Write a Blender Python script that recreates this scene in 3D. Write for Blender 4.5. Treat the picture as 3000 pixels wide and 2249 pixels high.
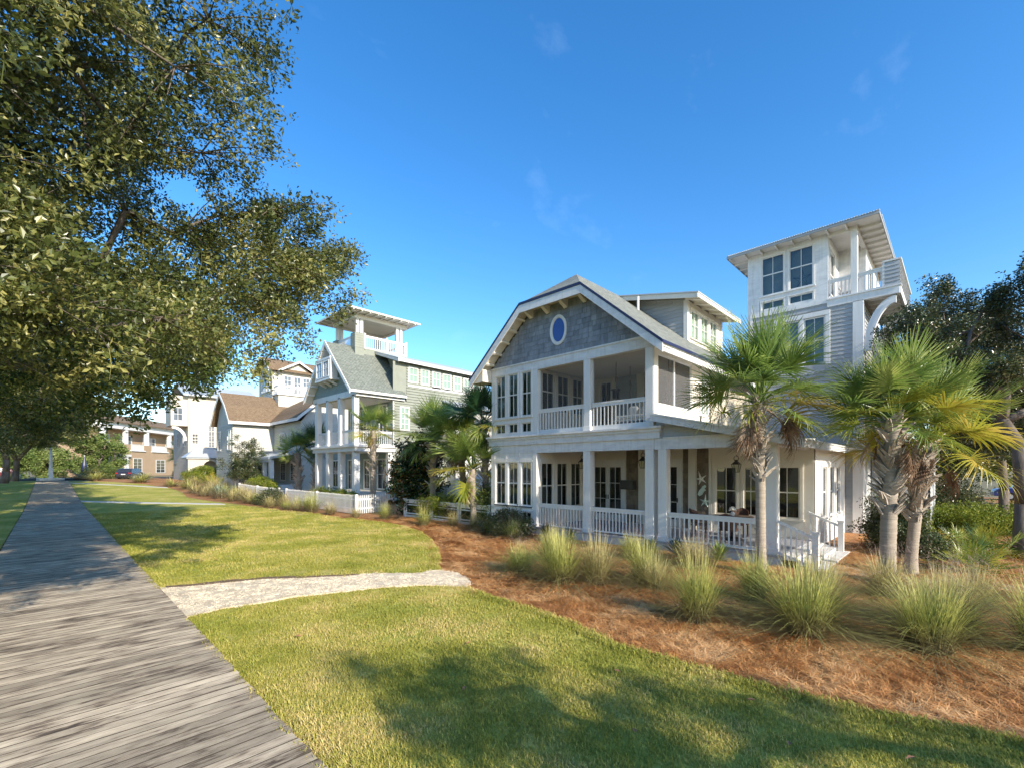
import bpy, math, random
import numpy as np
from mathutils import Vector, Matrix, Euler, noise
random.seed(11)
for _o in list(bpy.data.objects): bpy.data.objects.remove(_o)
SC = bpy.context.scene
COL = SC.collection
R = math.radians
# ------------------------------------------------------------------ camera
cd = bpy.data.cameras.new('camera'); cam = bpy.data.objects.new('camera', cd); COL.objects.link(cam)
cam.location = (0, 0, 2.6); cam.rotation_euler = (R(90), 0, R(-45.5))
cd.sensor_width = 36; cd.lens = 16.008; cd.shift_y = 0.0818; cd.clip_start = .05; cd.clip_end = 3000
SC.camera = cam
# ------------------------------------------------------------------ light
SUN_AZ, SUN_EL = 185.0, 26.0        # clockwise from +Y
sd = Vector((math.cos(R(SUN_EL))*math.sin(R(SUN_AZ)), math.cos(R(SUN_EL))*math.cos(R(SUN_AZ)), math.sin(R(SUN_EL))))
sl = bpy.data.lights.new('sun', 'SUN'); sun = bpy.data.objects.new('sun', sl); COL.objects.link(sun)
sl.energy = 3.9; sl.angle = R(.53); sl.color = (1, .91, .78)
sun.rotation_euler = sd.to_track_quat('Z', 'Y').to_euler()
W = bpy.data.worlds.new('World'); SC.world = W; W.use_nodes = True
wn = W.node_tree; wn.nodes.clear()
wo = wn.nodes.new('ShaderNodeOutputWorld'); bg = wn.nodes.new('ShaderNodeBackground')
sk = wn.nodes.new('ShaderNodeTexSky'); sk.sky_type = 'NISHITA'; sk.sun_disc = False
sk.sun_elevation = R(SUN_EL); sk.sun_rotation = R(SUN_AZ); sk.altitude = 0
sk.air_density = 1.0; sk.dust_density = .35; sk.ozone_density = 2.2
hs = wn.nodes.new('ShaderNodeHueSaturation'); hs.inputs['Saturation'].default_value = 1.34; hs.inputs['Hue'].default_value=.503
# faint cirrus wisps
tc = wn.nodes.new('ShaderNodeTexCoord'); mp = wn.nodes.new('ShaderNodeMapping'); mp.inputs['Rotation'].default_value = (0, R(25), R(40)); mp.inputs['Scale'].default_value = (1.3, 5, 6)
nz = wn.nodes.new('ShaderNodeTexNoise'); nz.inputs['Scale'].default_value = 1.4; nz.inputs['Detail'].default_value = 7; nz.inputs['Roughness'].default_value = .55
rp = wn.nodes.new('ShaderNodeValToRGB'); rp.color_ramp.elements[0].position = .62; rp.color_ramp.elements[1].position = .90
rp.color_ramp.elements[1].color = (.10, .10, .10, 1)
mx = wn.nodes.new('ShaderNodeMix'); mx.data_type = 'RGBA'; mx.inputs[7].default_value = (6.0, 7.0, 8.0, 1)
wn.links.new(tc.outputs['Generated'], mp.inputs[0]); wn.links.new(mp.outputs[0], nz.inputs[0]); wn.links.new(nz.outputs[0], rp.inputs[0])
wn.links.new(sk.outputs[0], hs.inputs['Color']); wn.links.new(hs.outputs[0], mx.inputs[6]); wn.links.new(rp.outputs[0], mx.inputs[0])
wn.links.new(mx.outputs[2], bg.inputs[0]); bg.inputs[1].default_value = .15
wn.links.new(bg.outputs[0], wo.inputs[0])
SC.view_settings.view_transform = 'Standard'; SC.view_settings.look = 'None'
SC.view_settings.exposure = 1.08; SC.view_settings.gamma = 1; SC.view_settings.use_curve_mapping = False
SC.render.engine = 'CYCLES'
SC.cycles.max_bounces = 8; SC.cycles.transparent_max_bounces = 12; SC.cycles.diffuse_bounces = 4
# ------------------------------------------------------------------ helpers
OFF = {}
def tag(o, label=None, cat=None, group=None, kind=None):
    if label: o['label'] = label
    if cat: o['category'] = cat
    if group: o['group'] = group
    if kind: o['kind'] = kind
    return o
def thing(name, label, cat, loc=(0, 0, 0), rz=0, group=None, local=False):
    """Empty at the base of a thing. local=False: its parts are drawn in world coordinates."""
    o = bpy.data.objects.new(name, None); COL.objects.link(o); o.empty_display_size = .3
    o.location = loc; o.rotation_euler = (0, 0, rz)
    OFF[o.name] = Vector((0, 0, 0)) if local else Vector(loc)
    return tag(o, label, cat, group)
def attach(o, parent, pos=Vector((0, 0, 0))):
    pos = Vector(pos)
    if parent is None: o.location = pos
    else:
        o.parent = parent
        o.location = pos - OFF.get(parent.name, Vector((0, 0, 0)))
    return o
class MB:
    def __init__(s): s.v = []; s.f = []
    def quad(s, *p):
        n = len(s.v); s.v += [tuple(q) for q in p]; s.f.append(tuple(range(n, n+len(p)))); return s
    def para(s, P, a, b, c):
        P, a, b, c = map(Vector, (P, a, b, c)); n = len(s.v)
        s.v += [tuple(q) for q in (P, P+a, P+a+b, P+b, P+c, P+a+c, P+a+b+c, P+b+c)]
        F = [(0, 3, 2, 1), (4, 5, 6, 7), (0, 1, 5, 4), (1, 2, 6, 5), (2, 3, 7, 6), (3, 0, 4, 7)]
        if a.cross(b).dot(c) < 0: F = [tuple(reversed(f)) for f in F]
        s.f += [tuple(n+i for i in f) for f in F]; return s
    def box(s, x0, x1, y0, y1, z0, z1):
        return s.para((x0, y0, z0), (x1-x0, 0, 0), (0, y1-y0, 0), (0, 0, z1-z0))
    def beam(s, p0, p1, w, h, up=(0, 0, 1)):
        p0, p1 = Vector(p0), Vector(p1); d = p1-p0; u = Vector(up)
        sd_ = d.cross(u).normalized()*w; uu = sd_.cross(d).normalized()*h
        return s.para(p0-sd_/2-uu/2, d, sd_, uu)
    def prism(s, pts, off):
        pts = [Vector(p) for p in pts]; off = Vector(off); n = len(s.v); k = len(pts)
        s.v += [tuple(p) for p in pts]+[tuple(p+off) for p in pts]
        s.f.append(tuple(range(n, n+k))); s.f.append(tuple(range(n+2*k-1, n+k-1, -1)))
        for i in range(k):
            j = (i+1) % k; s.f.append((n+i, n+k+i, n+k+j, n+j))
        return s
    def tube(s, pts, rad, n=8, cap=True):
        pts = [Vector(p) for p in pts]
        if not hasattr(rad, '__len__'): rad = [rad]*len(pts)
        b = len(s.v); up = Vector((0.13, .31, 1)).normalized()
        d0 = (pts[-1]-pts[0])
        if abs(d0.normalized().dot(up)) > .9: up = Vector((1, .2, 0)).normalized()
        for i, p in enumerate(pts):
            d = (pts[min(i+1, len(pts)-1)]-pts[max(i-1, 0)]).normalized()
            a = d.cross(up).normalized(); c = d.cross(a)
            for k in range(n):
                t = 2*math.pi*k/n; s.v.append(tuple(p+(a*math.cos(t)+c*math.sin(t))*rad[i]))
        for i in range(len(pts)-1):
            for k in range(n):
                k2 = (k+1) % n; s.f.append((b+i*n+k, b+i*n+k2, b+(i+1)*n+k2, b+(i+1)*n+k))
        if cap:
            s.f.append(tuple(b+k for k in range(n-1, -1, -1))); s.f.append(tuple(b+(len(pts)-1)*n+k for k in range(n)))
        return s
    def mesh(s, name):
        me = bpy.data.meshes.new(name); me.from_pydata(s.v, [], s.f); me.update(); return me
    def build(s, name, m, parent=None, smooth=False, kind=None, bevel=0):
        me = s.mesh(name)
        if m: me.materials.append(m)
        if smooth: me.polygons.foreach_set('use_smooth', [True]*len(me.polygons))
        o = bpy.data.objects.new(name, me); COL.objects.link(o); attach(o, parent)
        if bevel:
            b = o.modifiers.new('bevel', 'BEVEL'); b.width = bevel; b.segments = 1; b.limit_method = 'ANGLE'
        if kind: o['kind'] = kind
        return o
_cubes = {}
def cube(name, m, parent, x0, x1, y0, y1, z0, z1, rx=0, ry=0):
    """one box piece as an object of its own; all pieces of a material share one mesh"""
    if m.name not in _cubes:
        me = MB().box(-.5, .5, -.5, .5, -.5, .5).mesh('piece_'+m.name); me.materials.append(m); _cubes[m.name] = me
    o = bpy.data.objects.new(name, _cubes[m.name]); COL.objects.link(o)
    attach(o, parent, ((x0+x1)/2, (y0+y1)/2, (z0+z1)/2)); o.scale = (x1-x0, y1-y0, z1-z0)
    if rx or ry: o.rotation_euler = (rx, ry, 0)
    return o
class Fr:
    """wall frame: s along u, t up, d outward along n"""
    def __init__(s, O, u, n): s.O, s.u, s.n = Vector(O), Vector(u), Vector(n); s.z = Vector((0, 0, 1))
    def p(s, a, t, d=0): return s.O+s.u*a+s.z*t+s.n*d
    def box(s, mb, s0, s1, t0, t1, d0, d1): return mb.para(s.p(s0, t0, d0), s.u*(s1-s0), s.z*(t1-t0), s.n*(d1-d0))
def wall(mb, F, s0, s1, t0, t1, holes=(), th=.15, d=0):
    S = sorted(set([s0, s1]+[min(max(x, s0), s1) for h in holes for x in h[:2]]))
    for a, b in zip(S[:-1], S[1:]):
        if b-a < 1e-5: continue
        mid = (a+b)/2
        hs_ = sorted((h[2], h[3]) for h in holes if h[0] < mid < h[1])
        t = t0
        for h0, h1 in hs_:
            if h0 > t: F.box(mb, a, b, t, h0, d-th, d)
            t = max(t, h1)
        if t < t1: F.box(mb, a, b, t, t1, d-th, d)
    return mb
def laps(mb, F, s0, s1, t0, t1, holes=(), e=.15, th=.022, lim=None, d=0, objs=None):
    """clapboards: wedge courses. objs=(name, mat, parent): each board an object"""
    t = t0
    while t < t1-.01:
        top = min(t+e, t1); a, b = (s0, s1) if lim is None else lim((t+top)/2)
        if b-a > .03:
            segs = [(a, b)]
            for h in holes:
                if h[2] < top-.01 and h[3] > t+.01:
                    ns = []
                    for q in segs:
                        if h[1] <= q[0] or h[0] >= q[1]: ns.append(q); continue
                        if h[0] > q[0]: ns.append((q[0], h[0]))
                        if h[1] < q[1]: ns.append((h[1], q[1]))
                    segs = ns
            for a2, b2 in segs:
                if b2-a2 < .03: continue
                m_ = mb if objs is None else MB()
                u = F.u*(b2-a2)
                P = F.p(a2, t, d); n = len(m_.v)
                prof = [F.p(a2, t, d), F.p(a2, t, d+th), F.p(a2, top+.006, d+.004), F.p(a2, top+.006, d)]
                m_.prism(prof, u)
                if objs: m_.build(objs[0], objs[1], objs[2])
        t += e
    return mb
# ------------------------------------------------------------------ materials
MATS = {}
def nodes_of(name):
    m = bpy.data.materials.new(name); m.use_nodes = True; nt = m.node_tree
    b = nt.nodes['Principled BSDF']; return m, nt, b
def N(nt, t, **k):
    n = nt.nodes.new('ShaderNode'+t)
    for a, v in k.items():
        if a in n.inputs: n.inputs[a].default_value = v
        else: setattr(n, a, v)
    return n
def L(nt, a, b): nt.links.new(a, b)
def ramp(nt, src, stops):
    r = nt.nodes.new('ShaderNodeValToRGB'); e = r.color_ramp.elements
    while len(e) > 1: e.remove(e[-1])
    e[0].position = stops[0][0]; e[0].color = (*stops[0][1], 1)
    for p, c in stops[1:]:
        q = e.new(p); q.color = (*c, 1)
    L(nt, src, r.inputs[0]); return r
def mul(c, k): return tuple(min(1, x*k) for x in c)
def pmat(name, col, rough=.6, var=.12, scale=3., bump=.15, bscale=40., spec=.3, stretch=(1, 1, 1), obj=0., dirt=0., metal=0., hue=None):
    """painted or plain surface: broad tone variation, fine grain, light relief"""
    m, nt, b = nodes_of(name)
    g = N(nt, 'NewGeometry'); mp = N(nt, 'Mapping'); mp.inputs['Scale'].default_value = stretch; L(nt, g.outputs['Position'], mp.inputs[0])
    n1 = N(nt, 'TexNoise', Scale=scale, Detail=6., Roughness=.6); L(nt, mp.outputs[0], n1.inputs[0])
    r = ramp(nt, n1.outputs[0], [(.28, mul(col, 1-var)), (.52, col), (.75, mul(hue or col, 1+var*.8))])
    out = r.outputs[0]
    if obj:
        oi = N(nt, 'ObjectInfo'); mr = N(nt, 'MapRange'); mr.inputs[3].default_value = 1-obj; mr.inputs[4].default_value = 1+obj
        L(nt, oi.outputs['Random'], mr.inputs[0]); vm = N(nt, 'VectorMath', operation='SCALE'); L(nt, out, vm.inputs[0]); L(nt, mr.outputs[0], vm.inputs['Scale']); out = vm.outputs[0]
    if dirt:   # rain streaks and grime in the paint: narrow vertical stains, a little warmer than the paint
        m2 = N(nt, 'Mapping'); m2.inputs['Scale'].default_value = (9, 9, .7); L(nt, g.outputs['Position'], m2.inputs[0]); nd = N(nt, 'TexNoise', Scale=1., Detail=5., Roughness=.65); L(nt, m2.outputs[0], nd.inputs[0])
        rd = ramp(nt, nd.outputs[0], [(.50, (1, 1, 1)), (.72, (1-dirt, 1-dirt*1.1, 1-dirt*1.3))]); vd = N(nt, 'VectorMath', operation='MULTIPLY'); L(nt, out, vd.inputs[0]); L(nt, rd.outputs[0], vd.inputs[1]); out = vd.outputs[0]
    L(nt, out, b.inputs['Base Color'])
    n2 = N(nt, 'TexNoise', Scale=bscale, Detail=4.); L(nt, mp.outputs[0], n2.inputs[0])
    bp = N(nt, 'Bump', Strength=bump, Distance=.01); L(nt, n2.outputs[0], bp.inputs['Height']); L(nt, bp.outputs[0], b.inputs['Normal'])
    b.inputs['Roughness'].default_value = rough; b.inputs['Specular IOR Level'].default_value = spec; b.inputs['Metallic'].default_value = metal
    return m
def leafmat(name, c0, c1, c2=None, trans=.35, rough=.45, spec=.35, gen=None, nscale=.9, island=True):
    """leaf: diffuse + translucent, colour varies per instance and by clump; gen: ramp along generated z"""
    m, nt, b = nodes_of(name); o = nt.nodes['Material Output']
    oi = N(nt, 'ObjectInfo'); g = N(nt, 'NewGeometry')
    n1 = N(nt, 'TexNoise', Scale=nscale, Detail=3.); L(nt, g.outputs['Position'], n1.inputs[0])
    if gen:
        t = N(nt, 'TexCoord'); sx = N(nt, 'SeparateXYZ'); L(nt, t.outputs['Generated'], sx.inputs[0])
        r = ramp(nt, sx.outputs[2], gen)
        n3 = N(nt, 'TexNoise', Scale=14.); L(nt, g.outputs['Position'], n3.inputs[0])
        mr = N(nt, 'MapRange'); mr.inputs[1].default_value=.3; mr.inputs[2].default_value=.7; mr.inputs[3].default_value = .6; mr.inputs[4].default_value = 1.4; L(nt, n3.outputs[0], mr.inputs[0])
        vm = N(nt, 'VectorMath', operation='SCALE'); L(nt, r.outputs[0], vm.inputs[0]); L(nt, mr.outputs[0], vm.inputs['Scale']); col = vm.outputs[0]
    else:
        ad = N(nt, 'Math', operation='ADD'); L(nt, g.outputs['Random Per Island'] if island else oi.outputs['Random'], ad.inputs[0]); st_ = N(nt, 'MapRange'); st_.inputs[1].default_value = .34; st_.inputs[2].default_value = .66; L(nt, n1.outputs[0], st_.inputs[0]); L(nt, st_.outputs[0], ad.inputs[1])
        hf = N(nt, 'Math', operation='MULTIPLY'); hf.inputs[1].default_value = .5; L(nt, ad.outputs[0], hf.inputs[0])
        st = [(.25, c0), (.6, c1)] + ([(.82, c2)] if c2 else [])
        col = ramp(nt, hf.outputs[0], st).outputs[0]
    L(nt, col, b.inputs['Base Color']); b.inputs['Roughness'].default_value = rough; b.inputs['Specular IOR Level'].default_value = spec
    tr = N(nt, 'BsdfTranslucent'); L(nt, col, tr.inputs[0])
    ms = N(nt, 'MixShader'); ms.inputs[0].default_value = trans
    L(nt, b.outputs[0], ms.inputs[1]); L(nt, tr.outputs[0], ms.inputs[2]); L(nt, ms.outputs[0], o.inputs[0])
    return m
def glassmat(name, tint=(.72, .76, .75), base=.07, wav=.02):
    m, nt, b = nodes_of(name); o = nt.nodes['Material Output']
    tp = N(nt, 'BsdfTransparent'); tp.inputs[0].default_value = (*tint, 1)
    gl = N(nt, 'BsdfGlossy'); gl.inputs['Roughness'].default_value = .015
    g = N(nt, 'NewGeometry'); n1 = N(nt, 'TexNoise', Scale=2.2, Detail=1.); L(nt, g.outputs['Position'], n1.inputs[0])
    bp = N(nt, 'Bump', Strength=wav*6, Distance=.02); L(nt, n1.outputs[0], bp.inputs['Height']); L(nt, bp.outputs[0], gl.inputs['Normal'])
    fr = N(nt, 'Fresnel', IOR=1.5); ad = N(nt, 'Math', operation='ADD'); ad.inputs[1].default_value = base; L(nt, fr.outputs[0], ad.inputs[0])
    inv = N(nt, 'Math', operation='SUBTRACT'); inv.inputs[0].default_value = 1; L(nt, g.outputs['Backfacing'], inv.inputs[1]); mf = N(nt, 'Math', operation='MULTIPLY'); L(nt, ad.outputs[0], mf.inputs[0]); L(nt, inv.outputs[0], mf.inputs[1])
    ms = N(nt, 'MixShader'); L(nt, mf.outputs[0], ms.inputs[0]); L(nt, tp.outputs[0], ms.inputs[1]); L(nt, gl.outputs[0], ms.inputs[2]); L(nt, ms.outputs[0], o.inputs[0])
    return m
def screenmat(name='insect_screen', f=.48):
    m, nt, b = nodes_of(name); o = nt.nodes['Material Output']
    tp = N(nt, 'BsdfTransparent'); b.inputs['Base Color'].default_value = (.12, .115, .11, 1); b.inputs['Roughness'].default_value = .6
    ms = N(nt, 'MixShader'); ms.inputs[0].default_value = f; L(nt, tp.outputs[0], ms.inputs[1]); L(nt, b.outputs[0], ms.inputs[2]); L(nt, ms.outputs[0], o.inputs[0]); return m
def roofmat(name, c0, c1, vert=1.53, axis='x'):
    """asphalt shingle: staggered tabs, mottled"""
    m, nt, b = nodes_of(name)
    g = N(nt, 'NewGeometry'); sx = N(nt, 'SeparateXYZ'); L(nt, g.outputs['Position'], sx.inputs[0])
    cb = N(nt, 'CombineXYZ'); L(nt, sx.outputs[0 if axis == 'x' else 1], cb.inputs[0])
    mz = N(nt, 'Math', operation='MULTIPLY'); mz.inputs[1].default_value = vert; L(nt, sx.outputs[2], mz.inputs[0]); L(nt, mz.outputs[0], cb.inputs[1])
    br = N(nt, 'TexBrick'); br.inputs['Color1'].default_value = (*c0, 1); br.inputs['Color2'].default_value = (*c1, 1); br.inputs['Mortar'].default_value = (*mul(c0, .45), 1)
    br.inputs['Scale'].default_value = 1; br.inputs['Brick Width'].default_value = .22; br.inputs['Row Height'].default_value = .14; br.inputs['Mortar Size'].default_value = .008; br.inputs['Bias'].default_value = .1
    L(nt, cb.outputs[0], br.inputs[0])
    n1 = N(nt, 'TexNoise', Scale=7., Detail=8., Roughness=.7); L(nt, g.outputs['Position'], n1.inputs[0])
    mr = N(nt, 'MapRange'); mr.inputs[1].default_value=.3; mr.inputs[2].default_value=.7; mr.inputs[3].default_value = .7; mr.inputs[4].default_value = 1.3; L(nt, n1.outputs[0], mr.inputs[0])
    vm = N(nt, 'VectorMath', operation='SCALE'); L(nt, br.outputs[0], vm.inputs[0]); L(nt, mr.outputs[0], vm.inputs['Scale']); L(nt, vm.outputs[0], b.inputs['Base Color'])
    bp = N(nt, 'Bump', Strength=.6, Distance=.02); L(nt, br.outputs['Fac'], bp.inputs['Height']); bp.invert = True; L(nt, bp.outputs[0], b.inputs['Normal'])
    b.inputs['Roughness'].default_value = .9; b.inputs['Specular IOR Level'].default_value = .15
    return m
white = pmat('white_paint', (.69, .67, .635), .45, .07, 1.3, .12, 60, .35, dirt=.10)
white2 = pmat('cream_paint', (.68, .63, .54), .55, .06, 1.0, .12, 60, .3)
weath = pmat('weathered_white', (.66, .655, .64), .6, .16, 2.5, .3, 50, .3, (1, 1, 3), dirt=.15)
stucco = pmat('tan_stucco', (.38, .27, .17), .9, .07, 1.2, .3, 60, .2)
greysid = pmat('grey_clapboard', (.35, .36, .36), .6, .10, 2., .25, 60, .3, (1, 1, 6), obj=.05)
beigesid = pmat('beige_clapboard', (.46, .41, .32), .6, .08, 2., .25, 60, .3, (1, 1, 6))
greensid = pmat('sage_green_shingle', (.25, .262, .212), .7, .10, 2.5, .3, 50, .25)
greendark = pmat('blue_green_shingle', (.25, .30, .28), .7, .12, 2.5, .3, 50, .25)
creamsid = pmat('cream_clapboard', (.53, .48, .39), .6, .05, 1.5, .15, 60, .3)
whitesid = pmat('white_clapboard', (.50, .485, .43), .6, .06, 1.5, .15, 60, .3)
gshing = pmat('grey_blue_shingle', (.225, .245, .275), .8, .25, 5., .5, 50, .2, (1, 1, .35), obj=.17, hue=(.25, .265, .28))
bshing = pmat('brown_cedar_shingle', (.20, .16, .12), .8, .3, 5., .5, 50, .2, (1, 1, .35), obj=.2)
navy = pmat('navy_drip_edge', (.02, .025, .07), .4, .1, 2, .05, 50, .4)
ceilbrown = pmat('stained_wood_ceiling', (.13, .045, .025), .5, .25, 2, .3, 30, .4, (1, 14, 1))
deckw = pmat('porch_floor_paint', (.30, .31, .33), .6, .15, 3, .2, 30, .3, (1, 8, 1))
skirtm = pmat('porch_skirt', (.48, .50, .54), .7, .15, 3, .2, 30)
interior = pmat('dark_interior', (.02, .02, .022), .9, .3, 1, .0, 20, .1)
blindd = pmat('dark_blind', (.10, .10, .095), .6, .2, 3, .05, 20, .3)
blindl = pmat('pale_green_shutter', (.48, .60, .50), .6, .1, 3, .05, 20, .3)
shadel = pmat('grey_roller_shade', (.34, .35, .33), .7, .2, 1.5, .05, 20, .3)
black = pmat('black_metal', (.015, .015, .017), .35, .2, 5, .05, 50, .5)
metalroof = pmat('pale_metal_roof', (.62, .63, .60), .4, .1, 2, .1, 20, .5)
greyroof = pmat('grey_metal_roof', (.42, .45, .46), .4, .1, 2, .1, 20, .5)
blueglass = glassmat('blue_oval_glass', (.02, .05, .4), .04)
glass = glassmat('window_glass')
glassc = glassmat('clear_window_glass', (.92, .94, .92), .03)
glassb = glassmat('reflective_glass', (.72, .78, .76), .06)
screen = screenmat(); screen2 = screenmat('fine_screen', .17)
steelroof = roofmat('green_grey_asphalt', (.155, .165, .145), (.23, .24, .205))
roofB = roofmat('sage_asphalt', (.15, .165, .14), (.205, .22, .185), 1.41)
roofC = roofmat('brown_asphalt', (.17, .115, .07), (.24, .17, .105), 1.6)
conc = pmat('concrete', (.5, .48, .44), .85, .12, 2, .4, 30)
bark = pmat('oak_bark', (.14, .115, .095), .95, .45, 5, 1.0, 18, .15, (1, 1, .35))
# ------------------------------------------------------------------ terrain
def sm(t): t = max(0, min(1, t)); return t*t*(3-2*t)
def gz(y): return 1.0*sm((y-36)/44)
_Y = [-30, -15, -8, -.43, .58, 1.44, 2.5, 3.42, 4.5, 5.5, 6.57, 7.45, 8.5, 9.3, 9.82, 10.24, 11.57, 13.2, 15.27, 17.2, 18.7, 20.8, 22, 26.5, 28.8, 32.5, 38, 42, 46, 52, 58, 66, 72, 76]
_X = [9.0, 7.8, 7.1, 6.37, 6.0, 5.84, 5.75, 5.68, 5.95, 6.09, 6.06, 6.2, 6.75, 6.8, 7.06, 7.5, 8.38, 9.33, 10.29, 10.77, 10.86, 10.78, 10.6, 10.4, 9.8, 9.6, 9.3, 8.6, 8.1, 8.8, 8.8, 7.5, 5.5, 2.6]
def xr(y): return float(np.interp(y, _Y, _X))
BX0, BX1, BY1 = -1.03, 1.63, 76.0
def nz2(x, y, s=1., k=0): return noise.noise(Vector((x*s, y*s, k)))
# materials
def groundmats():
    # lawn base
    m, nt, b = nodes_of('lawn_soil'); g = N(nt, 'NewGeometry')
    n1 = N(nt, 'TexNoise', Scale=.55, Detail=5.); n2 = N(nt, 'TexNoise', Scale=9., Detail=8., Roughness=.75)
    L(nt, g.outputs['Position'], n1.inputs[0]); L(nt, g.outputs['Position'], n2.inputs[0])
    r1 = ramp(nt, n1.outputs[0], [(.3, (.25, .27, .045)), (.5, (.36, .34, .07)), (.7, (.48, .40, .13))])
    mr = N(nt, 'MapRange'); mr.inputs[1].default_value=.3; mr.inputs[2].default_value=.7; mr.inputs[3].default_value = .55; mr.inputs[4].default_value = 1.4; L(nt, n2.outputs[0], mr.inputs[0])
    vm = N(nt, 'VectorMath', operation='SCALE'); L(nt, r1.outputs[0], vm.inputs[0]); L(nt, mr.outputs[0], vm.inputs['Scale']); L(nt, vm.outputs[0], b.inputs['Base Color'])
    n3 = N(nt, 'TexNoise', Scale=45., Detail=5.); L(nt, g.outputs['Position'], n3.inputs[0]); bp = N(nt, 'Bump', Strength=.8, Distance=.03); L(nt, n3.outputs[0], bp.inputs['Height']); L(nt, bp.outputs[0], b.inputs['Normal'])
    b.inputs['Roughness'].default_value = .95; b.inputs['Specular IOR Level'].default_value = .1; MATS['lawn'] = m
    # pine straw base
    m, nt, b = nodes_of('pine_straw'); g = N(nt, 'NewGeometry')
    def streak(rot, sc):
        mp = N(nt, 'Mapping'); mp.inputs['Rotation'].default_value = (0, 0, rot); mp.inputs['Scale'].default_value = sc; L(nt, g.outputs['Position'], mp.inputs[0])
        n = N(nt, 'TexNoise', Scale=1., Detail=7., Roughness=.7, Distortion=.6); L(nt, mp.outputs[0], n.inputs[0]); return n
    a, c = streak(.7, (9, 60, 1)), streak(-.5, (70, 10, 1)); mxx = N(nt, 'Math', operation='MAXIMUM'); L(nt, a.outputs[0], mxx.inputs[0]); L(nt, c.outputs[0], mxx.inputs[1])
    r1 = ramp(nt, mxx.outputs[0], [(.42, (.15, .06, .026)), (.53, (.39, .195, .085)), (.66, (.54, .285, .12)), (.78, (.62, .38, .19))])
    n4 = N(nt, 'TexNoise', Scale=.8, Detail=4.); L(nt, g.outputs['Position'], n4.inputs[0]); mr = N(nt, 'MapRange'); mr.inputs[1].default_value=.3; mr.inputs[2].default_value=.7; mr.inputs[3].default_value = .75; mr.inputs[4].default_value = 1.2; L(nt, n4.outputs[0], mr.inputs[0])
    vm = N(nt, 'VectorMath', operation='SCALE'); L(nt, r1.outputs[0], vm.inputs[0]); L(nt, mr.outputs[0], vm.inputs['Scale']); L(nt, vm.outputs[0], b.inputs['Base Color'])
    bp = N(nt, 'Bump', Strength=.9, Distance=.03); L(nt, mxx.outputs[0], bp.inputs['Height']); L(nt, bp.outputs[0], b.inputs['Normal'])
    b.inputs['Roughness'].default_value = .9; b.inputs['Specular IOR Level'].default_value = .12; MATS['straw'] = m
    # weathered planks: grain runs along x, pattern shifted per plank
    m, nt, b = nodes_of('weathered_plank'); g = N(nt, 'NewGeometry'); oi = N(nt, 'ObjectInfo')
    cb = N(nt, 'CombineXYZ'); sc_ = N(nt, 'Math', operation='MULTIPLY'); sc_.inputs[1].default_value = 37.; L(nt, oi.outputs['Random'], sc_.inputs[0]); L(nt, sc_.outputs[0], cb.inputs[0]); L(nt, sc_.outputs[0], cb.inputs[2])
    va = N(nt, 'VectorMath', operation='ADD'); L(nt, g.outputs['Position'], va.inputs[0]); L(nt, cb.outputs[0], va.inputs[1])
    mp = N(nt, 'Mapping'); mp.inputs['Scale'].default_value = (2.6, 26, 3); L(nt, va.outputs[0], mp.inputs[0])
    n1 = N(nt, 'TexNoise', Scale=1., Detail=9., Roughness=.66, Distortion=1.5); L(nt, mp.outputs[0], n1.inputs[0])
    mp2 = N(nt, 'Mapping'); mp2.inputs['Scale'].default_value = (2.0, 5, 1); L(nt, va.outputs[0], mp2.inputs[0]); n2 = N(nt, 'TexNoise', Scale=1., Detail=4.); L(nt, mp2.outputs[0], n2.inputs[0])
    ad = N(nt, 'Math', operation='ADD'); L(nt, n1.outputs[0], ad.inputs[0]); L(nt, n2.outputs[0], ad.inputs[1]); hf = N(nt, 'Math', operation='MULTIPLY'); hf.inputs[1].default_value = .5; L(nt, ad.outputs[0], hf.inputs[0])
    vo = N(nt, 'TexVoronoi', Scale=1.); mp3 = N(nt, 'Mapping'); mp3.inputs['Scale'].default_value = (2.2, 7., 1); L(nt, va.outputs[0], mp3.inputs[0]); L(nt, mp3.outputs[0], vo.inputs[0])
    kn = N(nt, 'MapRange'); kn.inputs[1].default_value = .03; kn.inputs[2].default_value = .2; kn.inputs[3].default_value = .78; kn.inputs[4].default_value = 1; L(nt, vo.outputs['Distance'], kn.inputs[0])
    mk = N(nt, 'Math', operation='MULTIPLY'); L(nt, hf.outputs[0], mk.inputs[0]); L(nt, kn.outputs[0], mk.inputs[1])
    r1 = ramp(nt, mk.outputs[0], [(.35, (.06, .045, .034)), (.42, (.21, .16, .11)), (.475, (.39, .315, .22)), (.60, (.58, .48, .335))])
    mr = N(nt, 'MapRange'); mr.inputs[3].default_value = .66; mr.inputs[4].default_value = 1.2; L(nt, oi.outputs['Random'], mr.inputs[0])
    vm = N(nt, 'VectorMath', operation='SCALE'); L(nt, r1.outputs[0], vm.inputs[0]); L(nt, mr.outputs[0], vm.inputs['Scale']); L(nt, vm.outputs[0], b.inputs['Base Color'])
    bp = N(nt, 'Bump', Strength=.45, Distance=.004); L(nt, n1.outputs[0], bp.inputs['Height']); L(nt, bp.outputs[0], b.inputs['Normal'])
    b.inputs['Roughness'].default_value = .8; b.inputs['Specular IOR Level'].default_value = .2; MATS['plank'] = m
    # shell gravel
    m, nt, b = nodes_of('shell_gravel'); g = N(nt, 'NewGeometry')
    vo = N(nt, 'TexVoronoi', Scale=42.); L(nt, g.outputs['Position'], vo.inputs[0]); n1 = N(nt, 'TexNoise', Scale=3., Detail=8., Roughness=.7); L(nt, g.outputs['Position'], n1.inputs[0])
    r1 = ramp(nt, n1.outputs[0], [(.3, (.44, .33, .21)), (.42, (.68, .56, .40)), (.65, (.78, .68, .50))])
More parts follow.
